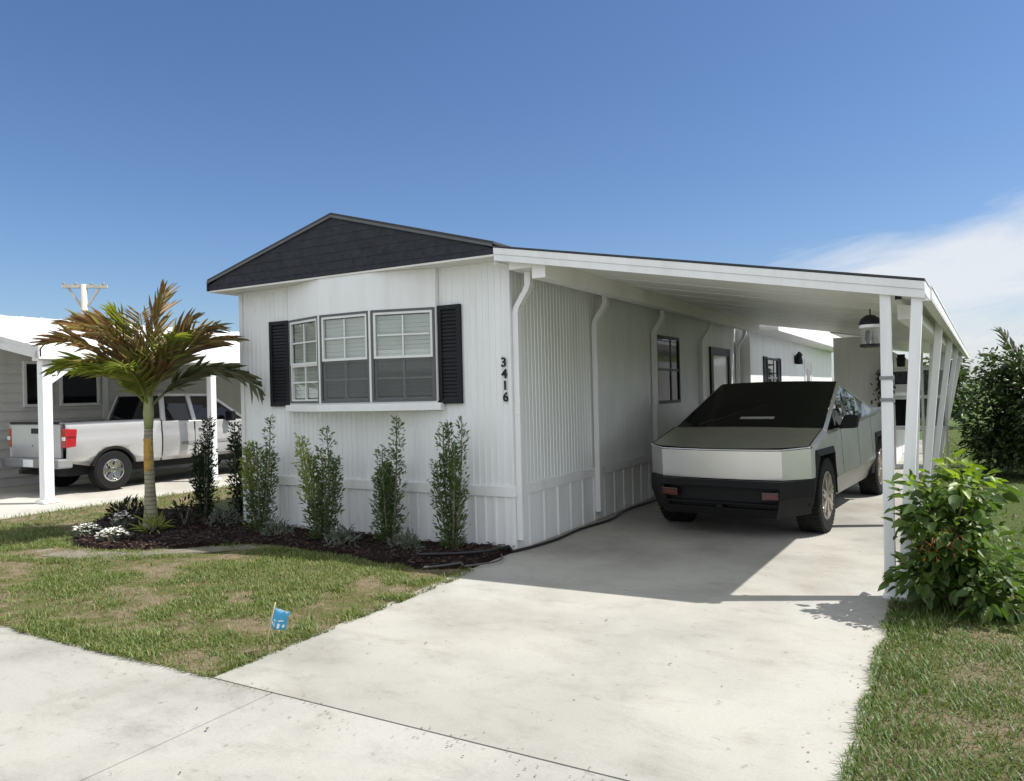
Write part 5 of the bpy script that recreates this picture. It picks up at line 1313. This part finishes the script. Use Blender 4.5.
for k, (x0, x1, y0, y1, lab) in enumerate(((-18, -2, -26, -22, 'pale house across the street with a white roof'), (2, 15, -27, -22.5, 'second pale house across the street, opposite the driveway'))):
    fx = ((x0+x1)/2, (y0+y1)/2, 0); fh = thing('far_house', lab, 'house', fx)
    b = MB(); b.box((x0, y0, 0), (x1, y1, 2.7)); b.build('wall', 'nb_siding', fh, shift=fx)
    b = MB(); b.hexa([(x0-.3, y0-.3, 2.7), (x1+.3, y0-.3, 2.7), (x1+.3, y1+.3, 2.7), (x0-.3, y1+.3, 2.7)], [(x0-.3, (y0+y1)/2-.05, 3.7), (x1+.3, (y0+y1)/2-.05, 3.7), (x1+.3, (y0+y1)/2+.05, 3.7), (x0-.3, (y0+y1)/2+.05, 3.7)]); b.build('roof', 'roof_white', fh, shift=fx)
    for xx in (x0+2, x1-4):
        b = MB(); b.box((xx, y1-.02, .9), (xx+1.4, y1+.03, 2.0)); b.build('window', 'dark_glass', fh, shift=fx)

# ------------------------------------------------------------------ hose, flag
b = MB()
ctrl = [(.20, 6.5), (.14, 5.0), (.17, 4.0), (.12, 3.0), (.22, 2.2), (.14, 1.4), (.16, .7), (.10, .2), (-.02, -.25), (-.10, -.5), (-.35, -.72), (-.65, -.90)]
def catmull(c, n=8):
    out = []; c = [c[0]]+c+[c[-1]]
    for i in range(1, len(c)-2):
        for k in range(n):
            t = k/n; p = [np.array(c[i+j], float) for j in (-1, 0, 1, 2)]
            out.append(.5*((2*p[1])+(-p[0]+p[2])*t+(2*p[0]-5*p[1]+4*p[2]-p[3])*t*t+(-p[0]+3*p[1]-3*p[2]+p[3])*t**3))
    out.append(np.array(c[-1], float)); return out
b.tube([(p[0], p[1], .018 if p[0] > .02 else .085) for p in catmull(ctrl)], .016, 8)
h_ = b.build('garden_hose', 'hose', None, origin=(.15, .5, 0), smooth=True); tag(h_, 'black hose lying along the foot of the carport side wall', 'hose')
b = MB(); c2_ = [(.02, -.33), (.12, -.48), (.13, -.68), (-.02, -.92), (-.16, -1.16), (-.28, -1.30)]
b.tube([(p[0], p[1], .03 if p[0] > -.05 else .07) for p in catmull(c2_)], .010, 8)
h_ = b.build('edging_strip', 'hose_grey', None, origin=(0, -.8, 0), smooth=True); tag(h_, 'grey end of edging tube curling from the mulch bed onto the driveway corner', 'tube')
fp = (.05, -3.54, 0)
fg = thing('marker_flag', 'small blue and white marker flag on a bent stake in the lawn', 'flag', fp)
b = MB(); b.tube([(.035, -3.54, -.02), (.05, -3.54, .12), (.075, -3.545, .19), (.14, -3.55, .345)], [.0065, .007, .0075, .005], 8); b.build('stake', 'wood_stake', fg, shift=fp, smooth=True)
b = MB(); cols = 9; b.keep = True
def flagpt(i, z): u = i/(cols-1); return (.140+.15*u-(.045*(1-z)), -3.552-.018*math.sin(u*5)-.03*u, .325-.13*(1-z)-.03*u-.012*math.sin(u*4))
for i in range(cols):
    for k in range(6): b.v.append(flagpt(i, k/5))
for i in range(cols-1):
    for k in range(5): b.f.append((i*6+k, i*6+6+k, i*6+7+k, i*6+k+1))
cl = b.build('cloth', 'flag_blue', fg, shift=fp, smooth=True, solid=.0012)
b = MB(); b.keep = True
for (i0, i1, z0, z1) in ((1, 7, .88, .97), (1, 3, .10, .30), (4, 5, .08, .34), (6, 7, .12, .28), (2, 3, .42, .5), (4, 6, .45, .52)):
    for off in (-.002, .003):
        q = [flagpt(i0, z0), flagpt(i1, z0), flagpt(i1, z1), flagpt(i0, z1)]; b.add([(p[0], p[1]+off, p[2]) for p in q], [(0, 1, 2, 3)])
b.build('print', 'flag_white', cl, shift=fp)

# scattered dead leaves on the concrete
rs = np.random.RandomState(77); LV = [(.95, -2.95), (.75, -4.6), (1.9, -1.9), (2.6, -2.6), (.6, -3.3), (1.2, -3.6), (2.9, -3.2), (-1.2, -4.9), (1.5, -4.4)]
for k, (x, y) in enumerate(LV[:4]):
    n = 1; V, F = leaf_arrays(np.array([[x, y, .006]]), np.array([[math.cos(k*2.1), math.sin(k*2.1), .1]]), np.array([[0, 0, 1.]]), np.array([.032]), np.array([.016]), rs, .3, -.1)
    tag(npmesh('fallen_leaf', V, F, 'dry_thatch', origin=(x, y, 0)), 'dry brown leaf lying on the sunlit concrete', 'leaf', 'fallen leaves on the concrete')
